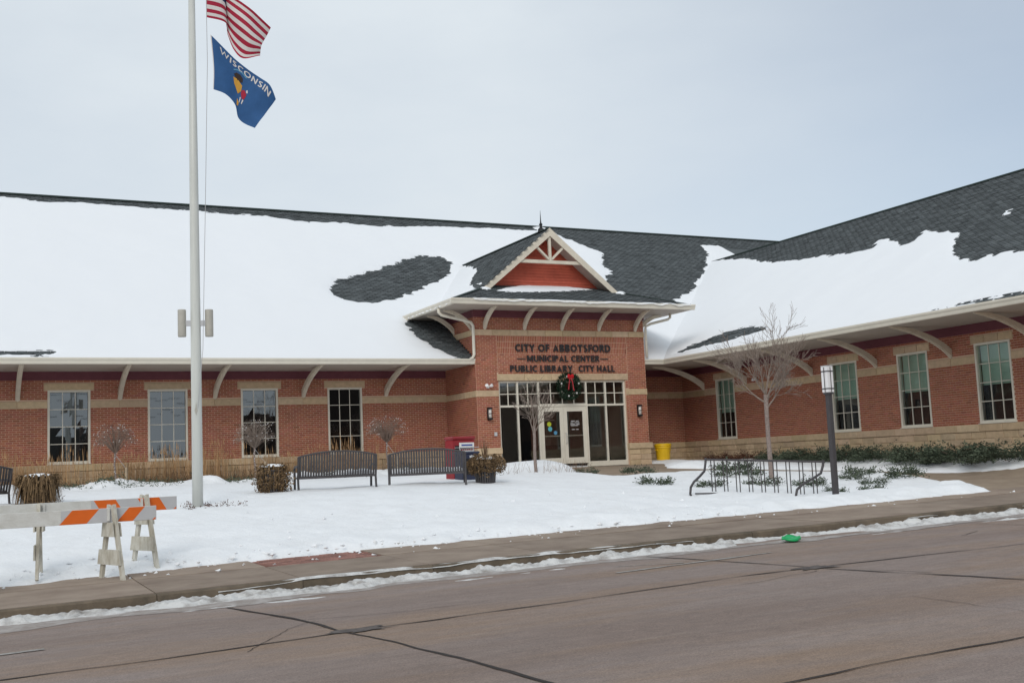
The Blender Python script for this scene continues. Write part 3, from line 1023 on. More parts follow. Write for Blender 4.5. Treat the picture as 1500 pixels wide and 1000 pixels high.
E_ = [(-1.28, 0.2), (-1.42, -0.4), (-1.42, -0.98), (-1.10, -1.66), (-0.83, -2.2), (-0.67, -2.47), (-0.3, -2.7), (0.3, -2.7), (0.3, 1.2), (-0.9, 0.9)]
F_ = [(19.4, 9.0), (18.39, 7.69), (17.3, 4.01), (16.05, 1.19), (15.23, -1.24), (14.84, -3.61), (14.26, -5.73), (14.05, -7.24), (14.75, -6.91), (14.69, -7.52), (13.71, -9.09), (13.67, -9.55), (14.62, -9.27), (13.95, -10.7), (13.41, -11.91), (12.55, -12.37), (11.7, -13.03), (11.16, -13.88), (10.72, -14.73), (10.96, -15.0), (10.73, -15.25), (10.99, -15.4), (10.73, -16.29), (10.4, -20.5), (19.4, -20.5)]
FP_ = [(14.11, -12.91), (14.36, -12.93), (14.13, -13.37), (13.86, -13.39), (13.77, -13.2)]
G_ = [(8.25, -3.04), (8.82, -3.83), (8.97, -4.1), (9.15, -5.36), (9.06, -6.74), (8.81, -7.35), (8.6, -6.55), (8.37, -5.15), (8.22, -3.68)]
H_ = [(7.90, -15.55), (7.95, -18.35), (8.02, -18.6), (7.86, -18.6), (7.82, -17.24), (7.86, -16.0)]
def bare_main(x, y):
    c = sdf(x, y, C_)
    return np.maximum.reduce([sdf(x, y, A_), sdf(x, y, B_), c, sdf(x, y, D_), sdf(x, y, E_)])
def bare_right(x, y):
    f = np.minimum(sdf(x, y, F_), -sdf(x, y, FP_))
    return np.maximum.reduce([f, sdf(x, y, G_), sdf(x, y, H_)])

def shingles(P0, Uv, Vv, Nv, u0, u1, v1, inside, parent, indiv=0, near_key=None, v0=0.0):
    P0, Uv, Vv, Nv = (np.array(q, float) for q in (P0, Uv, Vv, Nv))
    EXP, W = 0.145, 0.31
    nv = int((v1 - v0) / EXP)
    rows, cols = np.meshgrid(np.arange(nv), np.arange(int((u1 - u0) / W) + 1), indexing='ij')
    uc = u0 + (cols + 0.5 * (rows % 2)) * W
    vc = v0 + rows * EXP
    C = P0 + uc[..., None] * Uv + (vc + EXP / 2)[..., None] * Vv
    ok = inside(C) & (uc <= u1)
    uc, vc = uc[ok], vc[ok]
    n = len(uc)
    w = W / 2 - 0.006
    lo = [(-w, 0.055), (-w * 0.55, 0.0), (w * 0.55, 0.0), (w, 0.055)]
    top = [(w, EXP * 1.35), (-w, EXP * 1.35)]
    loc = [(a, c, 0.026) for a, c in lo] + [(a, c, 0.004) for a, c in top] + [(a, c, 0.001) for a, c in lo]
    loc = np.array(loc)
    hj = np.random.default_rng(5).uniform(0.75, 1.3, n)
    Pw = P0 + (uc[:, None] + loc[:, 0])[..., None] * Uv + (vc[:, None] + loc[:, 1])[..., None] * Vv + (loc[:, 2] * hj[:, None])[..., None] * Nv
    tint = np.random.default_rng(6).normal(1.0, 0.16, n).clip(0.6, 1.5)
    faces = [(0, 1, 2, 3), (0, 3, 4, 5), (6, 7, 1, 0), (7, 8, 2, 1), (8, 9, 3, 2)]
    base = np.arange(n)[:, None, None] * 10
    order = np.argsort(near_key(Pw.mean(1))) if near_key is not None else np.arange(n)
    ind, rest_ = order[:indiv], order[indiv:]
    if len(rest_):
        V = Pw[rest_].reshape(-1, 3)
        Q = (np.array(faces)[None] + np.arange(len(rest_))[:, None, None] * 10).reshape(-1, 4)
        tag(link('shingles', npmesh('shingles', V, Q, 'shingle', False, np.repeat(tint[rest_], 10)), parent), kind='stuff')
    if len(ind):
        ms = []
        for t in (0.75, 0.9, 1.0, 1.1, 1.3):
            vs = loc[:, 0][:, None] * Uv + loc[:, 1][:, None] * Vv + loc[:, 2][:, None] * Nv
            ms.append(npmesh('shingle', vs, faces, 'shingle', False, np.full(10, t)))
        for i in ind:
            o = link('shingle', random.choice(ms), parent)
            o.location = tuple(P0 + uc[i] * Uv + vc[i] * Vv)
cs = 1 / math.hypot(1, S)
sn = S * cs
shingles((0, -2.55, 3.741), (1, 0, 0), (0, cs, sn), (0, -sn, cs), -18, 26, 14 / cs, lambda C: bare_main(C[..., 0], C[..., 1]) > -0.3, roof_main)
shingles((7.85, 0, 3.741), (0, -1, 0), (cs, 0, sn), (-sn, 0, cs), -9, 19.7, 10.35 / cs, lambda C: (bare_right(C[..., 0], C[..., 1]) > -0.3) & (C[..., 1] < C[..., 0] - 10.3), roof_right,
         300, lambda c: np.linalg.norm(c - CAM, axis=1) + 40 * (np.abs(c[:, 1] + 13.5) > 3.2) * 1.0)
ck = 1 / math.hypot(1, SK)
sk_ = SK * ck
FR = [(EX0, EY), (EX1, EY), (GX1, -2.0), (GX1, -1.25), (GX0, -1.25), (GX0, -2.0)]
shingles((0, EY, EZ + 0.001), (1, 0, 0), (0, ck, sk_), (0, -sk_, ck), EX0, EX1, 2.7 / ck, lambda C: sdf(C[..., 0], C[..., 1], FR) > 0.08, roof_pav)
cg = 1 / math.hypot(1, GK)
sg = GK * cg
GL = [(GX0, GYF), (CX, GYF), (CX, 6.0), (GX0, 2.4)]
shingles((GX0, 0, GZ0 + 0.001), (0, -1, 0), (cg, 0, sg), (-sg, 0, cg), -6.2, -GYF, (CX - GX0) / cg, lambda C: sdf(C[..., 0], C[..., 1], GL) > 0.02, roof_pav)
GRp = [(CX, GYF), (GX1, GYF), (GX1, 2.4), (CX, 6.0)]
shingles((GX1, 0, GZ0 + 0.001), (0, 1, 0), (-cg, 0, sg), (sg, 0, cg), GYF, 6.2, (CX - GX0) / cg, lambda C: sdf(C[..., 0], C[..., 1], GRp) > 0.02, roof_pav)
# ridge caps, hip caps, flashing
b = MB()
b.bar((-27.5, RY, RZ + 0.01), (30, RY, RZ + 0.01), 0.30, 0.07)
b.build('ridge_cap', 'ridge', roof_main)
b = MB()
b.bar((RX2, -19.7, RZ2 + 0.0), (RX2, 7.9, RZ2 + 0.0), 0.28, 0.06)
b.build('ridge_cap', 'ridge', roof_right)
b = MB()
b.bar((CX, GYF, GZT + 0.005), (CX, 6.2, GZT + 0.005), 0.20, 0.04)
b.bar((EX0, EY, EZ + 0.015), (GX0, -2.0, 6.325), 0.16, 0.03)
b.bar((EX1, EY, EZ + 0.015), (GX1, -2.0, 6.325), 0.16, 0.03)
b.build('ridge_cap', 'ridge', roof_pav)
# step flashing where the left roof meets the entrance wall
b = MB()
for k in range(17):
    y = -2.5 + k * 0.16
    b.box(-0.012, -0.002, y, y + 0.15, mainz(y) - 0.02, mainz(y) + 0.10)
b.build('step_flashing', 'black', roof_main)
# gable: siding boards, barge boards, truss, finial
gab = MB()
gab.add([(GX0 + 0.1, -1.36, 6.3), (GX1 - 0.1, -1.36, 6.3), (CX, -1.36, GZT - 0.15)], [(0, 1, 2)])
gable = gab.build('gable_wall', 'red_siding', bld)
z = 6.36
while z < GZT - 0.35:
    h = 0.115
    xa = GX0 + (z - GZ0) / GK + 0.14
    xb = GX0 + (z + h - GZ0) / GK + 0.14
    mb = MB()
    t = random.uniform(0.93, 1.07)
    mb.add([(xa, -1.395, z), (PW - xa, -1.395, z), (PW - xb, -1.372, z + h), (xb, -1.372, z + h), (xa, -1.365, z), (PW - xa, -1.365, z), (PW - xb, -1.362, z + h), (xb, -1.362, z + h)],
           [(0, 1, 2, 3), (0, 4, 5, 1), (7, 6, 5, 4), (1, 5, 6, 2), (3, 2, 6, 7), (0, 3, 7, 4)], 0, t)
    mb.build('siding_board', 'red_siding', gable)
    z += 0.11
for s in (1, -1):
    X = lambda x: CX + s * (x - CX)
    mb = MB()
    dz = 0.30
    mb.add([(X(GX0 - 0.10), -2.10, GZ0 - 0.08), (X(CX), -2.10, GZT + 0.02), (X(CX), -2.10, GZT + 0.02 - dz), (X(GX0 + 0.20), -2.10, GZ0 - 0.08),
            (X(GX0 - 0.10), -2.05, GZ0 - 0.08), (X(CX), -2.05, GZT + 0.02), (X(CX), -2.05, GZT + 0.02 - dz), (X(GX0 + 0.20), -2.05, GZ0 - 0.08)],
           [(0, 1, 2, 3), (7, 6, 5, 4), (0, 4, 5, 1), (1, 5, 6, 2), (2, 6, 7, 3), (3, 7, 4, 0)])
    mb.build('barge_board', 'cream_wood', bld)
    mb = MB()
    mb.add([(X(GX0 + 0.18), -2.05, GZ0 + 0.015), (X(CX), -2.05, GZT - 0.14), (X(CX), -1.37, GZT - 0.14), (X(GX0 + 0.18), -1.37, GZ0 + 0.015)], [(0, 1, 2, 3)])
    mb.build('gable_soffit', 'soffit', bld)
yt_ = -2.045
ZC = 7.36
b = MB()
hw = (GZT - 0.14 - ZC) / GK
b.box(CX - hw - 0.02, CX + hw + 0.02, yt_ + 0.0, yt_ + 0.09, ZC - 0.06, ZC + 0.06)
truss = b.build('collar_beam', 'cream_wood', bld)
MB().box(CX - 0.05, CX + 0.05, yt_ + 0.005, yt_ + 0.085, ZC + 0.061, GZT - 0.27).build('king_post', 'cream_wood', bld)
for s in (1, -1):
    MB().bar((CX + s * 0.06, yt_ + 0.045, ZC + 0.10), (CX + s * 0.56, yt_ + 0.045, ZC + 0.56), 0.075, 0.10, (0, 1, 0)).build('truss_brace', 'cream_wood', bld)
b = MB()
b.lathe([(0.13, -0.06), (0.12, 0.06), (0.055, 0.12), (0.05, 0.2), (0.075, 0.24), (0.03, 0.30), (0.02, 0.42), (0.004, 0.78)], 8, (CX - 0.02, -1.45, GZT + 0.04))
b.build('finial', 'black', bld)
# red clapboards on the entrance side wall above the left roof
for k in range(12):
    z0_ = 4.3 + k * 0.115
    MB().box(-0.02 - 0.002 * (k % 2), 0.0, 0.003, 1.2, z0_, z0_ + 0.112, 0, random.uniform(0.95, 1.05)).build('siding_board', 'red_siding', wall_pav)

# gutters (K profile) and downspouts
def gutter(p0, p1, out, name='gutter'):
    p0, p1, out = Vector(p0), Vector(p1), Vector(out)
    prof = [(0.0, -0.185), (0.075, -0.185), (0.09, -0.15), (0.10, -0.10), (0.135, -0.05), (0.14, 0.0), (0.12, 0.0), (0.115, -0.03), (0.0, -0.03)]
    mb = MB()
    mb.prism(prof, lambda u, v, d: p0 + out * u + Vector((0, 0, v)) + (p1 - p0) * d, 0, 1)
    return mb.build(name, 'cream', bld)
gutter((-27.3, -2.52, 3.732), (-0.005, -2.52, 3.732), (0, -1, 0))
gutter((PW + 0.02, -2.52, 3.731), (7.78, -2.52, 3.731), (0, -1, 0))
gutter((7.88, -19.65, 3.732), (7.88, -2.55, 3.732), (-1, 0, 0))
gutter((EX0 - 0.13, EY + 0.04, 5.612), (EX1 + 0.13, EY + 0.04, 5.612), (0, -1, 0))
gutter((EX0 + 0.04, EY + 0.045, 5.610), (EX0 + 0.04, 0.75, 5.610), (-1, 0, 0))
gutter((EX1 - 0.04, EY + 0.045, 5.610), (EX1 - 0.04, 0.75, 5.610), (1, 0, 0))
MB().tube([(-1.33, -2.72, 5.45), (-1.33, -2.72, 5.30), (-1.24, -2.72, 5.21), (-0.45, -2.70, 5.06), (-0.13, -2.69, 4.98), (-0.06, -2.69, 4.86), (-0.06, -2.69, 3.86), (-0.10, -2.66, 3.76), (-0.18, -2.62, 3.72)], 0.055, 8).build('downspout', 'cream', bld, True)
MB().tube([(PW + 1.15, -2.78, 5.45), (PW + 1.15, -2.78, 5.30), (PW + 1.05, -2.78, 5.22), (PW + 0.3, -2.74, 5.05), (PW + 0.09, -2.69, 4.95), (PW + 0.075, -2.69, 4.8), (PW + 0.075, -2.69, 3.78)], 0.05, 8).build('downspout', 'cream', bld, True)

# curved eave brackets
def bracket_mesh(Rr, zb, zt, hw_, end=0.24):
    N = 9
    lo, up = [], []
    for k in range(N + 1):
        a = math.pi / 2 * k / N
        c = 1 - math.cos(a)
        s_ = math.sin(a)
        lin = k / N
        lo.append((Rr * (0.5 * c + 0.5 * lin), zb + (zt - zb) * (0.5 * s_ + 0.5 * lin)))
    for k in range(N + 1):
        a = math.pi / 2 * k / N
        c = 1 - math.cos(a)
        s_ = math.sin(a)
        lin = k / N
        up.append((Rr * 0.93 * (0.5 * c + 0.5 * lin), min(zt, zb + end + (zt - zb - end + 0.06) * (0.5 * s_ + 0.5 * lin))))
    m_ = MB()
    n = N + 1
    vs, fs = [], []
    for d in (-hw_, hw_):
        for q in lo:
            vs.append((d, q[0], q[1]))
        for q in up:
            vs.append((d, q[0], q[1]))
    for k in range(N):
        fs += [(k, k + 1, n + k + 1, n + k), (2 * n + k + 1, 2 * n + k, 3 * n + k, 3 * n + k + 1),
               (k + 1, k, 2 * n + k, 2 * n + k + 1), (n + k, n + k + 1, 3 * n + k + 1, 3 * n + k)]
    fs += [(0, n, 3 * n, 2 * n), (N, 2 * n + N, 3 * n + N, n + N)]
    m_.add(vs, fs)
    # raised centre rib on the underside
    for k in range(N):
        a, c = lo[k], lo[k + 1]
        m_.bar((0, a[0] + 0.004, a[1] - 0.012), (0, c[0] + 0.004, c[1] - 0.012), hw_ * 0.8, 0.03)
    return m_.mesh('bracket', 'cream_wood')
bl = bracket_mesh(2.35, 2.66, 3.552, 0.065)
for k in range(5):
    o = link('bracket', bl, bld)
    o.location = (-14.29 + 2.99 * k, 0, 0)
    o.rotation_euler = (0, 0, math.pi)
for k in range(4):
    o = link('bracket', bl, bld)
    o.location = (-14.29 - 2.99 * (k + 1), 0, 0)
    o.rotation_euler = (0, 0, math.pi)
for y in (-1.44, -4.09, -7.69, -10.70, -13.72, -16.72):
    o = link('bracket', bl, bld)
    o.location = (XR, y, 0)
    o.rotation_euler = (0, 0, math.pi / 2)
bp_ = bracket_mesh(1.02, 4.765, 5.428, 0.062, 0.2)
for x in (0.40, 1.95, 3.46, 5.0, 6.56):
    o = link('bracket', bp_, bld)
    o.location = (x, -P, 0)
    o.rotation_euler = (0, 0, math.pi)
for x, rz, y in ((0, math.pi / 2, -2.38), (0, math.pi / 2, -0.9), (PW, -math.pi / 2, -2.38), (PW, -math.pi / 2, -0.9)):
    o = link('bracket', bp_, bld)
    o.location = (x, y, 0)
    o.rotation_euler = (0, 0, rz)

# windows: frame > panes, muntins, sill, shade
def window(fn, u0, u1, shade=0.0):
    fr = MB()
    z0, z1, w, d0, d1 = ZWB, ZWT, 0.065, -0.012, 0.14
    def bx(mb, a, c, za, zb, da, db):
        mb.hexa([fn(a, da, za), fn(c, da, za), fn(c, db, za), fn(a, db, za), fn(a, da, zb), fn(c, da, zb), fn(c, db, zb), fn(a, db, zb)])
    bx(fr, u0, u0 + w, z0, z1, d0, d1)
    bx(fr, u1 - w, u1, z0, z1, d0, d1)
    bx(fr, u0 + w, u1 - w, z1 - w, z1, d0, d1)
    bx(fr, u0 + w, u1 - w, z0, z0 + w * 1.2, d0, d1)
    f = fr.build('window', 'cream', bld)
    sl = MB()
    bx(sl, u0 - 0.02, u1 + 0.02, z0 - 0.02, z0 - 0.0005, -0.07, 0.10)
    sl.build('sill', 'cream', f)
    a0, a1, b0, b1 = u0 + w, u1 - w, z0 + w * 1.2, z1 - w
    mu = MB()
    us = [a0 + (a1 - a0) * k / 3 for k in range(4)]
    zs = [b0 + (b1 - b0) * k / 4 for k in range(5)]
    for x in us[1:-1]:
        bx(mu, x - 0.0105, x + 0.0105, b0, b1, 0.045, 0.085)
    for zq in zs[1:-1]:
        for i in range(3):
            bx(mu, us[i] + (0.0106 if i else 0), us[i + 1] - (0.0106 if i < 2 else 0), zq - 0.0105, zq + 0.0105, 0.047, 0.083)
    mu.build('muntin', 'cream', f)
    for i in range(3):
        for j in range(4):
            pn = MB()
            t1, t2 = random.uniform(-.002, .002), random.uniform(-.002, .002)
            ua, ub, za, zb = us[i] + 0.010, us[i + 1] - 0.010, zs[j] + 0.010, zs[j + 1] - 0.010
            vs = [fn(ua, 0.063 + t1, za), fn(ub, 0.063, za), fn(ub, 0.063 + t2, zb), fn(ua, 0.063, zb)]
            pn.add(vs, [(0, 1, 2, 3) if fn is left else (3, 2, 1, 0)])
            pn.build('pane', 'clear_glass' if shade else 'glass', f)
    if shade:
        sh = MB()
        zb = b1 - (b1 - b0) * shade
        bx(sh, a0 + 0.01, a1 - 0.01, zb, b1, 0.17, 0.176)
        bx(sh, a0 + 0.01, a1 - 0.01, zb - 0.025, zb - 0.0005, 0.165, 0.18)
        sh.build('roller_shade', 'shade', f)
for x in LWIN:
    window(left, x, x + 1.25)
for (a, c, s_), sh in zip(RWIN, (0.56, 0.53, 0.52, 0.52)):
    window(right, a, c, sh)

# rooms behind the glass
b = MB()
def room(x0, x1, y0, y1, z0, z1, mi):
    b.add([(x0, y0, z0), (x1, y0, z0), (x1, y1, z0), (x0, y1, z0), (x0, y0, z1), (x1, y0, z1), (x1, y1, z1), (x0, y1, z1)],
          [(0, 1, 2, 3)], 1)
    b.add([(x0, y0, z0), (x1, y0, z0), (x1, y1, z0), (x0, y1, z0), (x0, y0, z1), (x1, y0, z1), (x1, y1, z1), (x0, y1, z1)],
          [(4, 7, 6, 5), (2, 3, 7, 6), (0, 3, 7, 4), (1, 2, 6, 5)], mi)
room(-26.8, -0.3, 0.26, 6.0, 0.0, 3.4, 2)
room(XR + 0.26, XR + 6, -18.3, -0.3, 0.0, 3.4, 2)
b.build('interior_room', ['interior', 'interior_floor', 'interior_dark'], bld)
b = MB()
room(0.26, PW - 0.26, -P + 0.26, 4.5, 0.0, 3.3, 0)
b.box(1.2, 1.9, 4.3, 4.45, 0.0, 2.1, 2)
b.box(5.2, 5.9, 4.3, 4.45, 0.0, 2.1, 2)
b.box(0.4, 2.0, 0.4, 1.0, 0.0, 0.8, 2)
b.box(4.5, 5.9, 2.2, 2.6, 0.0, 0.75, 2)
b.build('interior_room', ['interior', 'interior_floor', 'interior_dark'], bld)

# entrance screen: frames, doors, lights
sf = MB()
def fx(mb, a, c, za, zb, d0=0.06, d1=0.18, mi=0):
    mb.hexa([front(a, d0, za), front(c, d0, za), front(c, d1, za), front(a, d1, za), front(a, d0, zb), front(c, d0, zb), front(c, d1, zb), front(a, d1, zb)], mi)
X0, X1, ZT = 0.853, 6.017, 2.955
MUL = [1.60, 2.43, 4.37, 5.18]
hm = 0.03
fx(sf, X0, X0 + 0.06, -0.12, ZT)
fx(sf, X1 - 0.06, X1, -0.12, ZT)
fx(sf, X0 + 0.06, X1 - 0.06, ZT - 0.06, ZT)
for x in MUL:
    fx(sf, x - hm, x + hm, -0.12, ZT - 0.06, 0.055, 0.175)
xs = [X0 + 0.06] + [q for m_ in MUL for q in (m_ - hm, m_ + hm)] + [X1 - 0.06]
bays = [(xs[i], xs[i + 1]) for i in range(0, 10, 2)]
for i, (a, c) in enumerate(bays):
    fx(sf, a, c, 2.04, 2.11 if i != 2 else 2.14)
    if i != 2:
        fx(sf, a, c, -0.12, 0.06)
screen = sf.build('entrance_screen', 'cream', bld)
mu = MB()
for i, (a, c) in enumerate(bays):
    k = 4 if i == 2 else 2
    zb = 2.11 if i != 2 else 2.14
    zm = (zb + ZT - 0.06) / 2
    for j in range(1, k):
        x = a + (c - a) * j / k
        fx(mu, x - 0.014, x + 0.014, zb, ZT - 0.061, 0.09, 0.14)
    for j in range(k):
        xa, xb = a + (c - a) * j / k + (0.0141 if j else 0), a + (c - a) * (j + 1) / k - (0.0141 if j < k - 1 else 0)
        fx(mu, xa, xb, zm - 0.014, zm + 0.014, 0.092, 0.138)
        for (za, zc) in ((zb, zm), (zm, ZT - 0.06)):
            q = MB()
            q.add([front(xa, 0.115, za), front(xb, 0.115, za), front(xb, 0.115, zc), front(xa, 0.115, zc)], [(0, 1, 2, 3)])
            q.build('pane', 'door_glass', screen)
    if i != 2:
        q = MB()
        q.add([front(a, 0.115, 0.06), front(c, 0.115, 0.06), front(c, 0.115, 2.04), front(a, 0.115, 2.04)], [(0, 1, 2, 3)])
        q.build('pane', 'door_glass', screen)
mu.build('muntin', 'cream', screen)
DM = (2.46 + 4.34) / 2
for k, (a, c) in enumerate(((2.463, DM - 0.004), (DM + 0.004, 4.337))):
    dr = MB()
    st = 0.145
    fx(dr, a, a + st, 0.01, 2.035, 0.08, 0.13)
    fx(dr, c - st, c, 0.01, 2.035, 0.08, 0.13)
    fx(dr, a + st, c - st, 1.86, 2.035, 0.08, 0.13)
    fx(dr, a + st, c - st, 0.01, 0.22, 0.08, 0.13)
    door = dr.build('door', 'cream', bld)
    q = MB()
    q.add([front(a + st, 0.105, 0.22), front(c - st, 0.105, 0.22), front(c - st, 0.105, 1.86), front(a + st, 0.105, 1.86)], [(0, 1, 2, 3)])
    q.build('pane', 'door_glass', door)
    q = MB()
    q.hexa([front(a + st, 0.14, 0.98), front(c - st, 0.14, 0.98), front(c - st, 0.17, 0.98), front(a + st, 0.17, 0.98), front(a + st, 0.14, 1.02), front(c - st, 0.14, 1.02), front(c - st, 0.17, 1.02), front(a + st, 0.17, 1.02)])
    q.build('push_bar', 'cream', door)
    if k == 1:
        q = MB()
        xh = a + 0.06
        q.tube([front(xh, 0.08, 0.72), front(xh, 0.02, 0.74), front(xh, 0.015, 0.80), front(xh, 0.015, 1.02), front(xh, 0.02, 1.08), front(xh, 0.08, 1.10)], 0.014, 6)
        q.build('handle', 'silver', door)
        q = MB()
        rows = [(1.50, (0.16, 0.12)), (1.44, (0.12, 0.2)), (1.38, (0.2, 0.14)), (1.34, (0.3,)), (1.20, (0.14, 0.1))]
        for zt_, ws in rows:
            x = (a + c) / 2 - sum(ws) / 2 - 0.02
            for w_ in ws:
                q.add([front(x, 0.102, zt_), front(x + w_, 0.102, zt_), front(x + w_, 0.102, zt_ + 0.025), front(x, 0.102, zt_ + 0.025)], [(0, 1, 2, 3)])
                x += w_ + 0.04
        q.build('door_lettering', 'barr_grey', door)
    else:
        for (xx, zz, rr, mm) in ((a + 0.36, 1.42, 0.085, 'sticker_yellow'), (a + 0.39, 1.25, 0.085, 'sticker_teal'), (a + 0.60, 1.11, 0.07, 'sticker_blue')):
            if mm not in MT:
                MT[mm] = mat(mm.replace('_', ' '), {'sticker_yellow': (0.45, 0.50, 0.03), 'sticker_teal': (0.10, 0.38, 0.45), 'sticker_blue': (0.09, 0.28, 0.45)}[mm], 0.5, 0.05, 5)
            q = MB()
            q.add([front(xx, 0.1025, zz)] + [front(xx + rr * math.cos(t * math.pi / 10), 0.1025, zz + rr * math.sin(t * math.pi / 10)) for t in range(20)], [(0, i + 1, (i + 1) % 20 + 1) for i in range(20)])
            q.build('sticker', mm, door)
# door bell box
MB().box(0.60, 0.70, -P - 0.05, -P - 0.012, 1.06, 1.19).build('intercom_box', 'barr_grey', bld)

# ------------------------------------------------------------------ sign letters
def _arc(cx, cy, rx, ry, a0, a1, n=14):
    return [(cx + rx * math.cos(math.radians(a0 + (a1 - a0) * k / n)), cy + ry * math.sin(math.radians(a0 + (a1 - a0) * k / n))) for k in range(n + 1)]
def strokes(ch, t):
    h = t / 2
    stem = [(h, 0), (h, 1)]
    if ch == 'I': return t, [stem]
    if ch == 'T': return .70, [[(0, 1 - h), (.70, 1 - h)], [(.35, 0), (.35, 1 - t)]]
    if ch == 'L': return .54, [stem, [(t, h), (.54, h)]]
    if ch == 'F': return .56, [stem, [(t, 1 - h), (.56, 1 - h)], [(t, .50), (.52, .50)]]
    if ch == 'E': return .58, [stem, [(t, 1 - h), (.58, 1 - h)], [(t, .51), (.53, .51)], [(t, h), (.58, h)]]
    if ch == 'H': return .76, [stem, [(.76 - h, 0), (.76 - h, 1)], [(t, .52), (.76 - t, .52)]]
    if ch == 'N': return .78, [stem, [(.78 - h, 0), (.78 - h, 1)], [(h, 1 - h * .6), (.78 - h, h * .6)]]
    if ch == 'M': return .96, [stem, [(.96 - h, 0), (.96 - h, 1)], [(h * 1.2, .97), (.48, .22), (.96 - h * 1.2, .97)]]
    if ch == 'A': return .82, [[(h, 0), (.41, 1 - h * .2), (.82 - h, 0)], [(.20, .27), (.62, .27)]]
    if ch == 'Y': return .76, [[(h * .9, 1), (.38, .46), (.76 - h * .9, 1)], [(.38, 0), (.38, .50)]]
    if ch == 'W': return 1.12, [[(h * .9, 1), (.31, h), (.56, .88), (.81, h), (1.12 - h * .9, 1)]]
    if ch == 'U': return .74, [[(h, 1), (h, .36)] + _arc(.37, .36, .37 - h, .36 - h, 180, 360)[1:] + [(.74 - h, 1)]]
    if ch == 'O': return .90, [_arc(.45, .5, .45 - h, .5 - h, 90, 450, 26)]
    if ch == 'C': return .72, [_arc(.45, .5, .45 - h, .5 - h, 52, 308, 20)]
    if ch == 'D': return .80, [stem, [(t, 1 - h), (.34, 1 - h)] + _arc(.34, .5, .46 - h, .5 - h, 90, -90, 16)[1:] + [(t, h)]]
    if ch in 'PR':
        q = [stem, [(t, 1 - h), (.34, 1 - h)] + _arc(.34, .725, .28 - h, .275 - h, 90, -90, 12)[1:] + [(t, .45 + h)]]
        if ch == 'R': q.append([(.30, .45), (.62, 0)])
        return (.66 if ch == 'R' else .62), q
    if ch == 'B': return .66, [stem, [(t, 1 - h), (.34, 1 - h)] + _arc(.34, .755, .26 - h, .245 - h, 90, -90, 12)[1:] + [(t, .51 + h)],
                               [(t, .51), (.36, .51)] + _arc(.36, .265, .30 - h, .265 - h, 90, -90, 12)[1:] + [(t, h)]]
    if ch == 'S': return .58, [_arc(.30, .745, .28 - h, .255 - h, 40, 250, 14) + _arc(.28, .265, .30 - h, .265 - h, 78, -140, 14)]
    raise ValueError(ch)
def letter_shape(ch, t):
    """front outline quads of one capital: list of (left point, right point) ribbons"""
    w, ss = strokes(ch, t)
    out = []
    for pts in ss:
        P_ = np.array(pts, float)
        d = np.diff(P_, axis=0)
        d /= np.linalg.norm(d, axis=1)[:, None]
        tn = np.vstack([d[:1], d[:-1] + d[1:], d[-1:]])
        tn /= np.linalg.norm(tn, axis=1)[:, None] + 1e-9
        nn = np.stack([-tn[:, 1], tn[:, 0]], -1)
        cosh = np.ones(len(P_))
        if len(P_) > 2:
            cosh[1:-1] = np.clip((nn[1:-1] * np.stack([-d[:-1, 1], d[:-1, 0]], -1)).sum(1), 0.42, 1)
        o_ = nn * (t / 2 / cosh)[:, None]
        Lp, Rp = P_ + o_, P_ - o_
        Lp[:, 1], Rp[:, 1] = np.clip(Lp[:, 1], 0, 1), np.clip(Rp[:, 1], 0, 1)
        out.append((Lp, Rp))
    return w, out
def letter_mesh(mb, ch, t, fn, depth=0.0):
    w, rib = letter_shape(ch, t)
    for k, (Lp, Rp) in enumerate(rib):
        e = 0.0012 * k
        n = len(Lp)
        vs = [fn(p[0], p[1], e) for p in Lp] + [fn(p[0], p[1], e) for p in Rp]
        fs = [(i, n + i, n + i + 1, i + 1) for i in range(n - 1)]
        if depth:
            vs += [fn(p[0], p[1], e - depth) for p in Lp] + [fn(p[0], p[1], e - depth) for p in Rp]
            for i in range(n - 1):
                fs += [(i, i + 1, 2 * n + i + 1, 2 * n + i), (n + i + 1, n + i, 3 * n + i, 3 * n + i + 1)]
            fs += [(0, 2 * n, 3 * n, n), (n - 1, 2 * n - 1, 4 * n - 1, 3 * n - 1)]
        mb.add(vs, fs)
    return w
sign = thing('sign_lettering', 'dark metal letters of the city name spread over the entrance front', 'sign lettering', (0, -P - 0.03, 0))
def lay_out(text, t, gap=0.13, sp=0.36):
    items, x = [], 0.0
    for i, ch in enumerate(text):
        if ch == ' ':
            x += sp
            continue
        w = strokes(ch, t)[0]
        items.append((ch, x))
        nx = text[i + 1] if i + 1 < len(text) else ' '
        g = gap - (0.07 if ch in 'TYALF' and nx in 'TYAOC' else 0.0)
        x += w + g
    return items, x - gap
def sign_line(text, x0, x1, z0, h, t=0.20):
    items, tot = lay_out(text, t)
    sx = (x1 - x0) / tot
    for ch, ox in items:
        mb = MB()
        letter_mesh(mb, ch, t, lambda u, v, e: (x0 + (u + ox) * sx, -0.030 - e, z0 + v * h), 0.028)
        mb.build('letter', 'letter', sign)
sign_line('CITY OF ABBOTSFORD', 1.53, 5.42, 3.985, 0.265)
sign_line('MUNICIPAL CENTER', 1.98, 4.93, 3.63, 0.22)
sign_line('PUBLIC LIBRARY', 1.30, 3.80, 3.27, 0.225)
sign_line('CITY HALL', 4.05, 5.56, 3.27, 0.225)
MB().box(1.60, 1.92, -0.02, 0.016, 3.72, 3.745).build('dash', 'letter', sign)
MB().box(4.99, 5.31, -0.02, 0.016, 3.72, 3.745).build('dash', 'letter', sign)

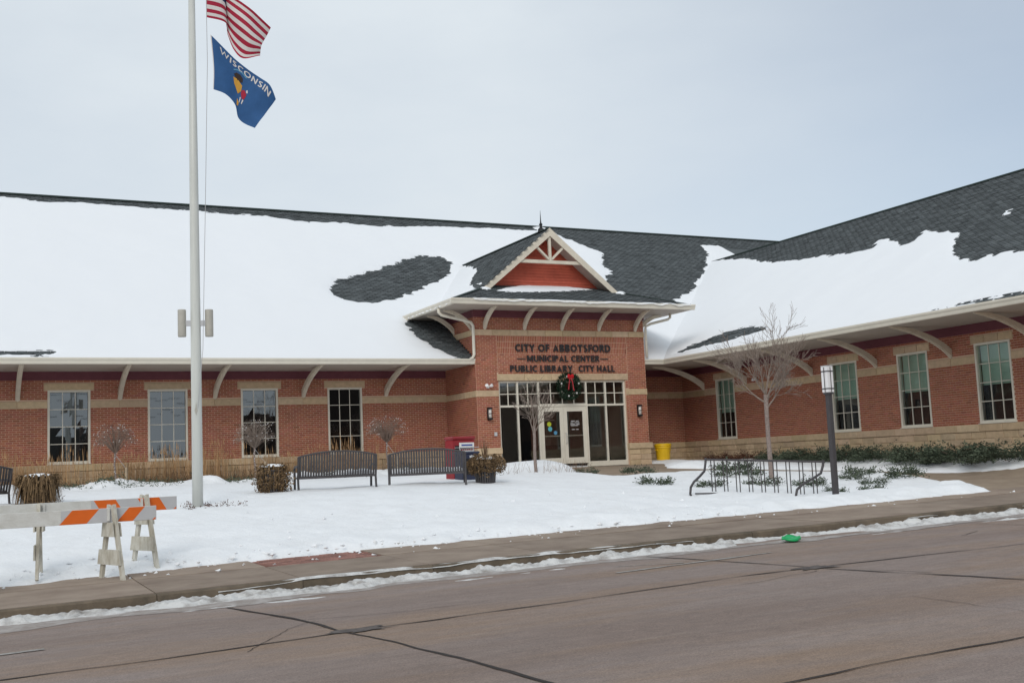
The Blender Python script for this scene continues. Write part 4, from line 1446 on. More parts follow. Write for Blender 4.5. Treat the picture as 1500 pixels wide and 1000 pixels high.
# ------------------------------------------------------------------ wall lamps, floodlights
def sconce(x, label):
    t = thing('wall_lamp', label, 'wall lamp', (x, -P - 0.01, 1.83), 0, 'wall lamps beside the entrance')
    MB().box(-0.075, 0.075, -0.03, 0.0, -0.22, 0.22).build('back_plate', 'black', t)
    MB().lathe([(0.052, -0.16), (0.052, 0.16)], 10, (0, -0.085, 0)).build('glass_shade', 'sconce_glass', t, True)
    for zz in (-0.21, 0.15):
        MB().box(-0.072, 0.072, -0.15, -0.028, zz, zz + 0.06).build('cap', 'black', t)
    MB().box(-0.07, 0.07, -0.146, -0.138, -0.012, 0.012).build('band', 'black', t)
sconce(0.435, 'bronze wall lamp with white glass left of the entrance doors')
sconce(6.53, 'bronze wall lamp with white glass right of the entrance doors')
def flood(fn, label, rz):
    t = thing('floodlight', label, 'floodlight', fn, rz, 'twin security floodlights')
    MB().box(-0.05, 0.05, -0.03, 0.0, -0.05, 0.05).build('mount', 'white', t)
    for s in (-1, 1):
        m_ = MB()
        m_.lathe([(0.02, 0.0), (0.045, 0.04), (0.06, 0.12), (0.05, 0.125)], 10)
        o = m_.build('lamp_head', 'white_acrylic', t, True)
        o.location = (s * 0.05, -0.06, 0.0)
        o.rotation_euler = (math.radians(70), 0, s * 0.5)
flood((0.42, -P - 0.01, 2.76), 'small white twin floodlight above the left wall lamp', 0)
flood((XR - 0.01, -4.75, 2.75), 'small white twin floodlight on the right wing wall', -math.pi / 2)

# ------------------------------------------------------------------ wreath
wr = thing('wreath', 'round evergreen christmas wreath with red bow over the doors', 'wreath', (3.56, -P - 0.10, 2.74))
b = MB()
for k in range(1500):
    a = random.uniform(0, 2 * math.pi)
    ph_ = random.uniform(0, 2 * math.pi)
    r_ = 0.345 + 0.10 * math.cos(ph_)
    p = Vector((r_ * math.cos(a), 0.09 * math.sin(ph_) - 0.02, r_ * math.sin(a)))
    d = Vector((math.cos(a + random.uniform(-1, 1)) * (1 if math.cos(ph_) > -0.3 else -0.4), random.uniform(-0.9, 0.1), math.sin(a + random.uniform(-1, 1)) * (1 if math.cos(ph_) > -0.3 else -0.4)))
    d.normalize()
    w = d.cross(Vector((random.random(), random.random(), random.random()))).normalized() * 0.012
    L_ = random.uniform(0.06, 0.13)
    b.add([p - w, p + w, p + d * L_ + w * 0.3, p + d * L_ - w * 0.3], [(0, 1, 2, 3)], 0, random.uniform(0.6, 1.5))
b.build('needles', 'wreath', wr)
b = MB()
for s in (-1, 1):
    for q in range(2):
        pts = [(0, -0.16, 0.33), (s * 0.10, -0.21, 0.44 - q * 0.06), (s * 0.17, -0.20, 0.40 - q * 0.09), (s * 0.13, -0.17, 0.30 - q * 0.03), (0, -0.15, 0.33)]
        for c0, c1 in zip(pts[:-1], pts[1:]):
            b.bar(c0, c1, 0.075, 0.012, (0, 1, 0))
b.ball((0, -0.19, 0.33), 0.05)
b.v = [(x * 0.66, y, 0.33 + (z_ - 0.33) * 0.7) for x, y, z_ in b.v]
bow = b.build('bow', 'red_ribbon', wr)
for s, L_ in ((-0.07, 0.46), (0.09, 0.5)):
    b = MB()
    pts = [(0, -0.16, 0.33), (s * 0.8, -0.19, 0.15), (s * 1.1, -0.17, -0.02), (s * 1.4, -0.18, 0.33 - L_)]
    for c0, c1 in zip(pts[:-1], pts[1:]):
        b.bar(c0, c1, 0.036, 0.006, (0, 1, 0))
    b.build('ribbon', 'red_print', wr)
for a in (0.25, 1.9, 2.9, 4.5, 5.5):
    MB().lathe([(0.001, -0.04), (0.028, -0.028), (0.04, 0), (0.028, 0.028), (0.001, 0.04)], 8, (0.36 * math.cos(a), -0.14, 0.36 * math.sin(a))).build('bauble', 'silver', wr, True)

# ------------------------------------------------------------------ roof snow
def roof_snow(name, label, X, Y, base, dist, th, mats='roof_snow', n=(0, 0, 1), sink=0.6, edge=0.22):
    h = np.where(dist > 0, th * (1 - np.exp(-dist / edge)), dist * sink)
    h = h + (0.05 * fbm(X * 0.45, Y * 0.6, 9) + 0.006 * vnoise(X * 1.6, Y * 1.6, 19)) * (dist > 0) * np.minimum(1, dist / 0.8)
    Z = base + np.maximum(h, -0.12)
    return tag(link(name, gridmesh(name, X, Y, Z, h > -0.08, mats)), label, None, None, 'stuff')
xs_, ys_ = np.arange(-27.3, 20.5, 0.11), np.arange(-2.62, 11.5, 0.11)
X, Y = np.meshgrid(xs_, ys_)
def ragged(X, Y, s):
    return 0.11 * fbm(X * 1.6, Y * 1.6, s) + 0.08 * vnoise(X * 6, Y * 6, s + 3) + 0.10 * vnoise(X * 1.3, np.floor(Y * 7.5), s + 4)
dm = -bare_main(X, Y) + ragged(X, Y, 21)
pvl = [(-0.02, -3), (PW + 0.02, -3), (PW + 0.02, 0.3), (-0.02, 0.3)]
dm = np.minimum(dm, -sdf(X, Y, pvl) + 0.05)
dm = np.minimum(dm, (Y + 2.60) * 1.0 + 0.05)
roof_snow('roof_snow', 'smooth white snow blanket over the long left roof', X, Y, mainz(Y), dm, 0.11)
xs_, ys_ = np.arange(7.75, 18.6, 0.09), np.arange(-19.75, 8.5, 0.09)
X, Y = np.meshgrid(xs_, ys_)
def ragged_r(X, Y, s):
    return 0.10 * fbm(X * 1.6, Y * 1.6, s) + 0.07 * vnoise(X * 6, Y * 6, s + 3) + 0.10 * vnoise(np.floor(X * 8), Y * 2.0, s + 4)
dr_ = -bare_right(X, Y) + ragged_r(X, Y, 31)
dr_ = np.minimum(dr_, (X - 7.80) + 0.05)
roof_snow('roof_snow', 'white snow with a torn upper edge on the right wing roof', X, Y, rightz(X), dr_, 0.11)
# entrance skirt, left side and front patch
xs_, ys_ = np.arange(-1.45, 1.0, 0.06), np.arange(-4.0, 3.0, 0.06)
X, Y = np.meshgrid(xs_, ys_)
LS = [(EX0 + 0.07, 1.4), (EX0 + 0.07, EY + 0.22), (0.55, -2.12), (0.72, -1.7), (0.9, 0.4), (1.0, 2.6)]
roof_snow('roof_snow', 'snow on the left slope of the low entrance roof', X, Y, EZ + SK * (X - EX0), np.minimum(sdf(X, Y, LS) + 0.4 * ragged(X, Y, 41), 9), 0.07, sink=0.8, edge=0.1)
xs_, ys_ = np.arange(0.5, 3.7, 0.06), np.arange(-2.0, 6.5, 0.06)
X, Y = np.meshgrid(xs_, ys_)
gx_ = lambda z: GX0 + (z - GZ0) / GK
GS = [(gx_(8.7), 6.2), (gx_(8.18), 3.75), (gx_(7.76), 2.12), (gx_(7.51), 1.55), (gx_(7.23), 1.19), (gx_(6.84), 0.36), (gx_(6.62), -1.3), (gx_(6.3), -1.8), (gx_(6.2), 3), (gx_(8.0), 6.6)]
roof_snow('roof_snow', 'snow lodged in the valley behind the entrance gable', X, Y, GZ0 + GK * (X - GX0), sdf(X, Y, GS) + 0.5 * ragged(X, Y, 43), 0.09, sink=0.9, edge=0.1)
xs_, ys_ = np.arange(0.6, 6.4, 0.05), np.arange(-3.1, -1.38, 0.05)
X, Y = np.meshgrid(xs_, ys_)
FS = [(0.9, -2.5), (1.5, -2.66), (3.0, -2.42), (4.6, -1.95), (5.5, -1.66), (5.3, -1.5), (4.42, -1.2), (2.83, -1.2), (1.9, -1.65)]
roof_snow('roof_snow', 'small snow drift at the foot of the red gable wall', X, Y, zsk(Y), sdf(X, Y, FS) + 0.3 * ragged(X, Y, 45), 0.10, sink=0.9, edge=0.16)
for (fx0, fy0, lab) in ((GX1 + 0.1, -2.15, 'scrap of snow at the right foot of the gable'), (GX0 + 0.05, -2.16, 'scrap of snow at the left foot of the gable')):
    X, Y = np.meshgrid(np.arange(fx0 - 0.3, fx0 + 0.3, 0.04), np.arange(fy0 - 0.3, fy0 + 0.2, 0.04))
    roof_snow('roof_snow', lab, X, Y, zsk(Y) + 0.02, 0.13 - np.hypot((X - fx0) * 0.6, Y - fy0), 0.09, sink=0.9, edge=0.06)
# thin icy line of snow along the entrance gutter
X, Y = np.meshgrid(np.arange(-0.6, 8.2, 0.05), np.arange(-4.08, -3.75, 0.03))
roof_snow('roof_snow', 'thin crust of snow along the entrance gutter', X, Y, np.full(X.shape, 5.615), 0.075 - np.abs(Y + 3.95) + 0.07 * fbm(X * 2.5, Y, 51), 0.045, sink=0.9, edge=0.06)

# ------------------------------------------------------------------ snow on the ground
def bed_lumps(x, y):                    # humps of the planted bed under the snow
    f = np.maximum(0, fbm(x * 1.15, y * 0.9, 71) + 0.18)
    return 0.30 * f * sm((y + 5.6) / 1.6) * sm((-1.6 - y) / 1.0) * sm((-1.5 - x) / 1.5) + 0.05 * np.maximum(0, fbm(x * 0.9, y * 0.9, 72)) * sm((x + 1) / 2)
xs_, ys_ = np.arange(-24, 10.4, 0.085), np.arange(-20.5, -0.1, 0.085)
X, Y = np.meshgrid(xs_, ys_)
dw = -sdf(X, Y, WALK)
edge_y = -19.85 + 0.10 * fbm(X * 0.9, X * 0, 61) + 0.06 * vnoise(X * 5, X * 0, 62) - 0.55 * sm((X + 20) / 12) * 0 
edge_y = edge_y - 0.35 * np.exp(-((X + 15) / 3.2) ** 2) * 0.3
edge_y = edge_y + 0.30 * np.exp(-((X + 10.6) / 0.9) ** 2)          # red pavers laid bare
edge_y = edge_y - 0.25 * sm((X + 8) / 5) - 0.25 * sm((-12.2 - X) / 1.0)
edge_y = np.where(X > 4.2, np.maximum(edge_y, -19.6), edge_y)
ds = np.minimum(dw, Y - edge_y) + 0.08 * fbm(X * 1.3, Y * 1.3, 63)
bed = -1.55 + 0.5 * fbm(X * 0.7, Y * 0.7, 64)                          # planted strip against the left wall
ds = np.where(X < 0.5, np.minimum(ds, bed - Y), ds)
ds = np.where((X > 6.5) & (Y > -2.6), np.minimum(ds, (-1.2 - Y)), ds)
ds = np.where(X > 8.0, np.minimum(ds, 9.55 - X + 0.35 * fbm(X, Y * 0.9, 66)), ds)
mound = 0.30 * np.exp(-(((X + 0.2) / 2.1) ** 2 + ((Y + 7.0) / 1.0) ** 2)) + 0.10 * np.exp(-(((X - 5.4) / 2.0) ** 2 + ((Y + 7.6) / 0.5) ** 2))
mound += 0.03 * np.exp(-((dw - 0.55) / 0.35) ** 2) * (dw > 0) * (X > 3.0) * (X < 8.3)
lump = 0.10 * np.exp(-((Y - edge_y - 0.6) / 0.4) ** 2) * (0.6 + 0.6 * vnoise(X * 1.1, X * 0, 67)) * sm((X + 9) / 5)
rough_near = np.exp(-np.maximum(Y - edge_y, 0) / 1.5)
Zs = T(X, Y) + mound + lump + 0.035 * fbm(X * 0.5, Y * 0.5, 68) + (0.02 + 0.045 * rough_near) * fbm(X * 2.2, Y * 2.2, 69) + 0.016 * np.abs(vnoise(X * 6, Y * 6, 70)) * (0.4 + rough_near) - 0.035 * np.maximum(0, vnoise(X * 2.6, Y * 2.6, 74) - 0.45) * sm((-13.2 - Y) / 2)
Zs = Zs + bed_lumps(X, Y)
h = np.where(ds > 0, -0.085 * np.exp(-ds / 0.16), -0.085 + ds * 0.55)
tag(link('snow', gridmesh('snow', X, Y, Zs + h, h > -0.2, 'snow')), 'trampled white snow covering the front lawn', None, None, 'stuff')
# broken clods of snow along the shovelled edges
mb = MB()
rnd = random.Random(51)
for k in range(620):
    x = rnd.uniform(-20, 4.2)
    y = -20.05 + abs(rnd.gauss(0, 0.55)) if rnd.random() < 0.8 else rnd.uniform(-19.5, -14)
    if rnd.random() < 0.12:
        y = rnd.uniform(-20.9, -20.0)
    z_ = max(Tf(x, y) + 0.01, 0) if False else (Tf(x, y) + 0.0 if y > -19.95 else float(ZK(x)) + 0.012 + 0.012 * (y + 22.9))
    r_ = rnd.choice((0.012, 0.018, 0.025, 0.04)) * rnd.uniform(0.7, 1.3)
    o_ = len(mb.v)
    mb.ball((x, y, z_), r_, 0, 1.0, rnd.uniform(0.5, 0.8))
    mb.v[o_:] = [(a_ + rnd.gauss(0, r_ * .25), b_ + rnd.gauss(0, r_ * .25), c_ + rnd.gauss(0, r_ * .15)) for a_, b_, c_ in mb.v[o_:]]
tag(mb.build('snow_clods', 'snow'), 'small broken clods of snow beside the shovelled pavement', None, None, 'stuff')
# dirty snow in the gutter of the street
xs_, ys_ = np.arange(-19, 11, 0.028), np.arange(-24.3, -22.86, 0.030)
X, Y = np.meshgrid(xs_, ys_)
wid = 0.42 + 0.22 * fbm(X * 0.5, X * 0, 81) + 0.10 * vnoise(X * 2.3, X * 0, 82)
wid = np.where(np.abs(X + 4.0) < 1.3, wid * 0.55, wid)
c0 = -22.96 - wid * 0.55
prof = (wid * 0.62 - np.abs(Y - c0)) + 0.09 * fbm(X * 2.5, Y * 2.5, 83)
far = 0.16 - np.abs(Y + 23.95 + 0.1 * fbm(X * 0.6, X * 0, 85)) * 1.0 + 0.34 * fbm(X * 0.9, Y * 1.6, 84) - 0.17
pr = np.maximum(prof, far * 0.4)
hh = np.where(pr > 0, np.minimum(0.062, pr * 0.42) * np.clip(0.75 + 0.8 * fbm(X * 3.0, Y * 4, 86) + 0.40 * vnoise(X * 9, Y * 9, 87) + 0.35 * vnoise(X * 19, Y * 19, 89), 0.05, 1.6), pr * 0.6)
MT['slush'] = snow_mat('slush', (0.30, 0.26, 0.235), (0.52, 0.49, 0.47), 0.9, 6.0, 0.3)
strip('slush', [(-20, -23.62), (-14, -23.66), (-9, -23.55), (-5.6, -23.62), (-3, -23.75), (2, -23.55), (10, -23.6)], 0.42, 'slush', kind='stuff', jit=0.16, seed=41, dz=0.004, wj=0.7)
tag(link('gutter_snow', gridmesh('gutter_snow', X, Y, ZR(X) + hh, hh > -0.05, 'kerb_snow')), 'dirty ploughed snow lying along the kerb', None, None, 'stuff')
X, Y = np.meshgrid(np.arange(-24, 14, 0.06), np.arange(-22.9, -22.5, 0.05))
pr = 0.085 * sm((X + 13.5) / 2) * sm((-5.0 - X) / 2.5) - np.abs(Y + 22.82) * 0.8 + 0.07 * fbm(X * 1.1, Y * 2, 88) - 0.05
hh = np.where(pr > 0, np.minimum(0.035, pr * 0.7), pr * 0.6)
tag(link('kerb_snow', gridmesh('kerb_snow', X, Y, ZK(X) + 0.004 + hh, hh > -0.03, 'kerb_snow')), 'thin scraps of snow on top of the kerb', None, None, 'stuff')

# ------------------------------------------------------------------ flagpole and flags
FPX, FPY = -11.55, -14.09
FPZ = Tf(FPX, FPY) - 0.03
pole = thing('flagpole', 'tall white flagpole standing in the snowy lawn', 'flagpole', (FPX, FPY, FPZ))
MB().tube([(0, 0, -0.1), (0, 0, 3.0), (0, 0, 7.0), (0, 0, 12.6)], [0.108, 0.104, 0.088, 0.058], 18).build('shaft', 'pole', pole, True)
for zz in (4.15, 5.62):
    MB().lathe([(0.105 - 0.004 * zz, 0), (0.109 - 0.004 * zz, 0.008), (0.109 - 0.004 * zz, 0.02), (0.105 - 0.004 * zz, 0.028)], 18, (0, 0, zz)).build('joint_ring', 'pole', pole, True)
MB().lathe([(0.001, 0), (0.07, 0.03), (0.09, 0.1), (0.07, 0.17), (0.001, 0.2)], 12, (0, 0, 12.6)).build('ball', 'flag_gold', pole, True)
MB().prism([(0.0, 1.86), (0.03, 1.96), (0.012, 2.02), (0.0, 2.12), (-0.012, 2.02), (-0.03, 1.96)], lambda u, v, d: (-0.03 + u, -0.104 + d, v), -0.006, 0.012).build('cleat', 'pole_light', pole)
for s in (-1, 1):
    t = MB()
    t.lathe([(0.080, -0.28), (0.085, -0.26), (0.085, 0.26), (0.080, 0.28)], 14, (s * 0.265, -s * 0.05, 3.76)).build('floodlight', 'pole_light', pole, True)
    MB().bar((s * 0.09, -s * 0.017, 3.76), (s * 0.19, -s * 0.036, 3.76), 0.07, 0.11).build('light_arm', 'barr_grey', pole)
MB().tube([(0.29, -0.06, 11.5), (0.30, -0.06, 9.34), (0.22, -0.05, 6.24), (0.12, -0.11, 3.2), (0.0, -0.115, 2.0)], 0.006, 4).build('halyard', 'rope', pole)

def catmull(pts, t):
    pts = np.asarray(pts, float)
    n = len(pts)
    x = t * (n - 1)
    i = int(min(max(math.floor(x), 0), n - 2))
    f = x - i
    p0, p1, p2, p3 = pts[max(i - 1, 0)], pts[i], pts[i + 1], pts[min(i + 2, n - 1)]
    return 0.5 * ((2 * p1) + (-p0 + p2) * f + (2 * p0 - 5 * p1 + 4 * p2 - p3) * f * f + (-p0 + 3 * p1 - 3 * p2 + p3) * f ** 3)

class Cloth:
    def __init__(s, colsn, wave):
        s.c, s.wave = colsn, wave
        mid = np.array([catmull(c, 0.75) for c in colsn])
        L = np.concatenate([[0], np.cumsum(np.linalg.norm(np.diff(mid, axis=0), axis=1))])
        s.k = L / L[-1]
        s.n = np.array([-0.18, -0.98, 0.0])
    def __call__(s, u, v, off=0.0):
        q = [catmull(c, v) for c in s.c]
        p = catmull(q, float(np.interp(u, s.k, np.linspace(0, 1, len(s.k)))))
        return p + s.n * (s.wave(u, v) + off)
us_flag = Cloth([[(0.303, -0.057, 10.324), (0.302, -0.057, 10.85), (0.304, -0.057, 11.494)],
                 [(0.689, -0.129, 10.23), (0.667, -0.125, 10.75), (0.636, -0.119, 11.416)],
                 [(0.72, -0.139, 10.02), (0.69, -0.13, 10.50), (0.66, -0.116, 11.06)],
                 [(0.848, -0.159, 9.65), (0.92, -0.171, 10.16), (1.02, -0.185, 10.70)],
                 [(1.03, -0.197, 9.43), (1.18, -0.22, 9.90), (1.33, -0.248, 10.45)],
                 [(1.379, -0.258, 9.546), (1.42, -0.272, 9.80), (1.617, -0.303, 10.219)]],
                lambda u, v: 0.10 * math.sin(u * 9 + v * 1.5) * min(1, u * 3) - 0.16 * math.exp(-((u - 0.3) / 0.12) ** 2) + 0.05 * math.sin(v * 9 + u * 4) * u)
wi_flag = Cloth([[(0.407, -0.076, 8.752), (0.42, -0.077, 9.25), (0.367, -0.069, 9.95)],
                 [(0.653, -0.122, 8.646), (0.68, -0.126, 9.06), (0.736, -0.138, 9.582)],
                 [(0.844, -0.158, 8.446), (0.95, -0.177, 8.84), (1.079, -0.202, 9.271)],
                 [(0.909, -0.17, 8.18), (1.12, -0.21, 8.57), (1.37, -0.257, 9.045)],
                 [(1.059, -0.198, 8.022), (1.28, -0.241, 8.38), (1.564, -0.293, 8.874)],
                 [(1.238, -0.232, 7.925), (1.44, -0.267, 8.22), (1.686, -0.316, 8.593)]],
                lambda u, v: 0.06 * math.sin(u * 7 + v * 2.2) * min(1, u * 3) + 0.025 * math.sin(u * 15 - v * 5) * u + 0.02 * math.sin(v * 17 + u * 3) * max(0, u - 0.5))
def cloth_grid(mb, cl, u0, u1, v0, v1, nu, nv, mi, off=0.0, double=True):
    vs = [cl(u0 + (u1 - u0) * i / nu, v0 + (v1 - v0) * j / nv, off) for j in range(nv + 1) for i in range(nu + 1)]
    fs = [(j * (nu + 1) + i, j * (nu + 1) + i + 1, (j + 1) * (nu + 1) + i + 1, (j + 1) * (nu + 1) + i) for j in range(nv) for i in range(nu)]
    mb.add(vs, fs, mi)
usf = thing('striped_flag', 'red and white striped national flag folding at the top of the pole', 'flag', (FPX, FPY, FPZ))
for k in range(13):
    m_ = MB()
    cloth_grid(m_, us_flag, 0.0 if k < 6 else 0.40, 1.0, k / 13, (k + 1) / 13, 48 if k < 6 else 30, 3, 0)
    m_.build('stripe', 'flag_red' if k % 2 == 0 else 'flag_white', usf, True)
m_ = MB()
cloth_grid(m_, us_flag, 0.0, 0.40, 6 / 13, 1.0, 20, 14, 0)
canton = m_.build('canton', 'flag_navy', usf, True)
m_ = MB()
for r in range(9):
    for c in range(6 if r % 2 == 0 else 5):
        cu_, cv = 0.40 * (c + (0.5 if r % 2 == 0 else 1.0)) / 6, 6 / 13 + (7 / 13) * (r + 0.7) / 9.4
        for sgn in (0.004, -0.004):
            pts = []
            for q in range(10):
                rr = 0.021 if q % 2 == 0 else 0.0085
                pts.append(us_flag(cu_ + rr * 0.65 * math.sin(q * math.pi / 5), cv + rr * math.cos(q * math.pi / 5), sgn))
            m_.add(pts, [tuple(range(10))])
m_.build('star', 'flag_white', canton)
wif = thing('state_flag', 'blue state flag with white lettering below the striped flag', 'flag', (FPX, FPY, FPZ))
m_ = MB()
cloth_grid(m_, wi_flag, 0.02, 1.0, 0.0, 1.0, 60, 36, 0)
m_.build('cloth', 'flag_blue', wif, True)
m_ = MB()
cloth_grid(m_, wi_flag, 0.0, 0.025, 0.0, 1.0, 2, 24, 0, 0.002)
m_.build('header_band', 'flag_white', wif, True)
def flag_text(txt, u0, u1, vb, vh, name):
    items, tot = lay_out(txt, 0.17, 0.16)
    for ch, ox in items:
        mb = MB()
        letter_mesh(mb, ch, 0.17, lambda u, v, e: wi_flag(u0 + (u1 - u0) * (u + ox) / tot, vb + vh * v, 0.006 + e))
        mb.build(name, 'flag_white', wif)
flag_text('WISCONSIN', 0.14, 0.90, 0.80, 0.12, 'letter')
def flag_shape(poly, m, name, off=0.006):
    MB().add([wi_flag(u, v, off) for u, v in poly], [tuple(range(len(poly)))]).build(name, m, wif)
flag_shape([(0.36, 0.66), (0.39, 0.72), (0.45, 0.74), (0.50, 0.71), (0.51, 0.64), (0.47, 0.60), (0.40, 0.60)], 'flag_dark', 'emblem_crest')
flag_shape([(0.36, 0.60), (0.43, 0.62), (0.52, 0.58), (0.53, 0.46), (0.49, 0.34), (0.44, 0.40), (0.39, 0.48)], 'flag_gold', 'emblem_shield')
flag_shape([(0.535, 0.50), (0.58, 0.56), (0.635, 0.52), (0.63, 0.40), (0.585, 0.36), (0.54, 0.41)], 'flag_red', 'emblem_supporter')
flag_shape([(0.60, 0.58), (0.62, 0.61), (0.64, 0.57), (0.62, 0.545)], 'flag_white', 'emblem_supporter')
flag_shape([(0.545, 0.34), (0.565, 0.35), (0.575, 0.24), (0.555, 0.24)], 'flag_white', 'emblem_supporter')
flag_shape([(0.605, 0.37), (0.63, 0.38), (0.63, 0.29), (0.61, 0.28)], 'flag_white', 'emblem_supporter')
flag_shape([(0.50, 0.24), (0.56, 0.22), (0.57, 0.14), (0.53, 0.10)], 'flag_gold', 'emblem_scroll')
flag_shape([(0.34, 0.74), (0.40, 0.80), (0.47, 0.815), (0.55, 0.79), (0.54, 0.765), (0.46, 0.785), (0.40, 0.775), (0.35, 0.725)], 'sticker_blue', 'emblem_ribbon')

# ------------------------------------------------------------------ barricades
def barricade(label, loc, rz, L, legs, yaws, flip):
    t = thing('barricade', label, 'barricade', loc, rz, 'striped barricades on the pavement')
    zt_, h_ = 1.06, 0.20
    x0, x1 = -L, 0.0
    rail = MB()
    rail.bbox(x0, x1, -0.02, 0.02, zt_ - h_, zt_, 0.003)
    rl = rail.build('rail', 'barr_white', t)
    sh_ = MB()
    sh_.box(-1.30, -0.002, -0.0225, -0.0202, zt_ - h_ + 0.004, zt_ - 0.004)
    sh_.build('reflective_sheet', 'barr_grey', rl)
    for (a, c) in (((-0.55, -0.33), (-1.32, -0.96)) if not flip else ((-0.49, -0.16), (-1.14, -0.82))):
        s = 0.17 if not flip else -0.12
        st = MB()
        lo_, hi_ = (a, c), (a + s, c + s)
        st.add([(lo_[0], -0.0235, zt_ - h_ + 0.004), (lo_[1], -0.0235, zt_ - h_ + 0.004), (hi_[1], -0.0235, zt_ - 0.004), (hi_[0], -0.0235, zt_ - 0.004)], [(0, 1, 2, 3)])
        st.build('stripe', 'barr_orange', rl)
    st = MB()
    st.add([(-0.06, -0.0235, zt_ - h_ + 0.004), (-0.012, -0.0235, zt_ - h_ + 0.004), (-0.012, -0.0235, zt_ - h_ + 0.04)], [(0, 1, 2)])
    st.build('stripe', 'barr_orange', rl)
    for lx, yw in zip(legs, yaws):
        cy_, sy_ = math.cos(yw), math.sin(yw)
        def W_(pts, lx=lx, cy_=cy_, sy_=sy_):
            return [(lx + x * cy_ - y * sy_, x * sy_ + y * cy_, z_) for x, y, z_ in pts]
        for s in (-1, 1):
            m_ = MB()
            m_.bar((0, s * 0.055, 1.05 if yw < 0 else 1.10), (0, s * (0.37 if s < 0 else 0.34), 0.0), 0.085, 0.042, (1, 0, 0))
            m_.v = W_(m_.v)
            m_.build('leg', 'barr_wood', t)
        for nm, (xa, xb, w0, w1, za, zb_) in (('cross_board', (-0.050, -0.026, 0.35, 0.30, 0.27, 0.48)), ('gusset', (0.046, 0.066, 0.19, 0.15, 0.66, 0.85)), ('gusset', (-0.066, -0.046, 0.19, 0.15, 0.66, 0.86))):
            MB().hexa(W_([(xa, -w0, za), (xb, -w0, za), (xb, w0, za), (xa, w0, za), (xa, -w1, zb_), (xb, -w1, zb_), (xb, w1, zb_), (xa, w1, zb_)])).build(nm, 'barr_wood', t)
        for s in (-1, 1):
            MB().box(lx + s * 0.05 - 0.018, lx + s * 0.05 + 0.018, -0.044, -0.024, 0.88, 1.05).build('bracket', 'barr_white', t)
    return t
zb1 = float(ZK(-13.9)) + 0.034
barricade('front striped barricade with faded white legs nearest the road', (-13.33, -20.42, zb1 - 0.07), 0.10, 3.05, (-0.62, -2.27), (0.22, -0.20), False)
barricade('rear striped barricade standing behind another on the pavement', (-12.87, -19.40, float(ZK(-13.4)) + 0.06), 0.20, 3.05, (-0.50, -2.02), (0.16, -0.34), True)

# ------------------------------------------------------------------ benches
def bench_proto(label, loc, rz):
    t = thing('bench', label, 'bench', loc, rz, 'metal slat benches on the lawn')
    W = 1.80
    n = 29
    zr = 0.36
    top = lambda x: 0.84 + 0.11 * (1 - (2 * x / W) ** 2)
    for k in range(n):
        x = -W / 2 + 0.05 + (W - 0.10) * k / (n - 1)
        m_ = MB()
        zt_ = top(x)
        pts = [(x, 0.03, zr + 0.02), (x, 0.0, zr + 0.14), (x, -0.05, 0.64), (x, -0.09, zt_)]
        for c0_, c1_ in zip(pts[:-1], pts[1:]):
            m_.bar(c0_, c1_, 0.044, 0.008, (0, 1, 0.0))
        m_.build('back_slat', 'bench_metal', t)
        m_ = MB()
        pts = [(x, 0.05, zr + 0.03), (x, 0.25, zr + 0.015), (x, 0.44, zr + 0.05), (x, 0.48, zr + 0.02)]
        for c0_, c1_ in zip(pts[:-1], pts[1:]):
            m_.bar(c0_, c1_, 0.036, 0.008)
        m_.build('seat_slat', 'bench_metal', t)
    m_ = MB()
    xs2 = [-W / 2 + W * k / 16 for k in range(17)]
    m_.tube([(x, -0.09, top(x)) for x in xs2], 0.021, 6)
    m_.build('top_rail', 'bench_metal', t)
    MB().bar((-W / 2, 0.03, zr), (W / 2, 0.03, zr), 0.03, 0.045).build('lower_rail', 'bench_metal', t)
    MB().bar((-W / 2, 0.46, zr + 0.01), (W / 2, 0.46, zr + 0.01), 0.03, 0.045).build('lower_rail', 'bench_metal', t)
    for s in (-1, 1):
        x = s * W / 2
        m_ = MB()
        m_.tube([(x, -0.09, 0.845), (x, -0.05, 0.62), (x, 0.02, 0.36), (x, 0.0, 0.18), (x, -0.06, 0.0)], 0.026, 6)
        m_.build('rear_leg', 'bench_metal', t)
        m_ = MB()
        m_.tube([(x, -0.03, 0.60), (x, 0.14, 0.63), (x, 0.40, 0.62), (x, 0.50, 0.56), (x, 0.47, 0.34), (x, 0.50, 0.0)], 0.028, 6)
        m_.build('arm_leg', 'bench_metal', t)
        MB().bar((x, 0.03, zr), (x, 0.47, zr + 0.01), 0.03, 0.04).build('side_rail', 'bench_metal', t)
    return t
bx_, by_ = -8.09, -12.44
bench = bench_proto('left of the two metal benches seen from behind under the fourth window', (bx_, by_, Tf(bx_, by_) - 0.10), -0.10)
b2 = dup(bench)
b2.location = (-5.98, -12.72, Tf(-5.98, -12.72) - 0.10)
b2.rotation_euler = (0, 0, -0.36)
b2['label'] = 'metal bench seen from behind just left of the newspaper boxes'
b3 = dup(bench)
b3.location = (-15.75, -12.6, Tf(-15.75, -12.6) - 0.10)
b3.rotation_euler = (0, 0, 0.5)
b3['label'] = 'bench cut by the left picture edge beside a planter'
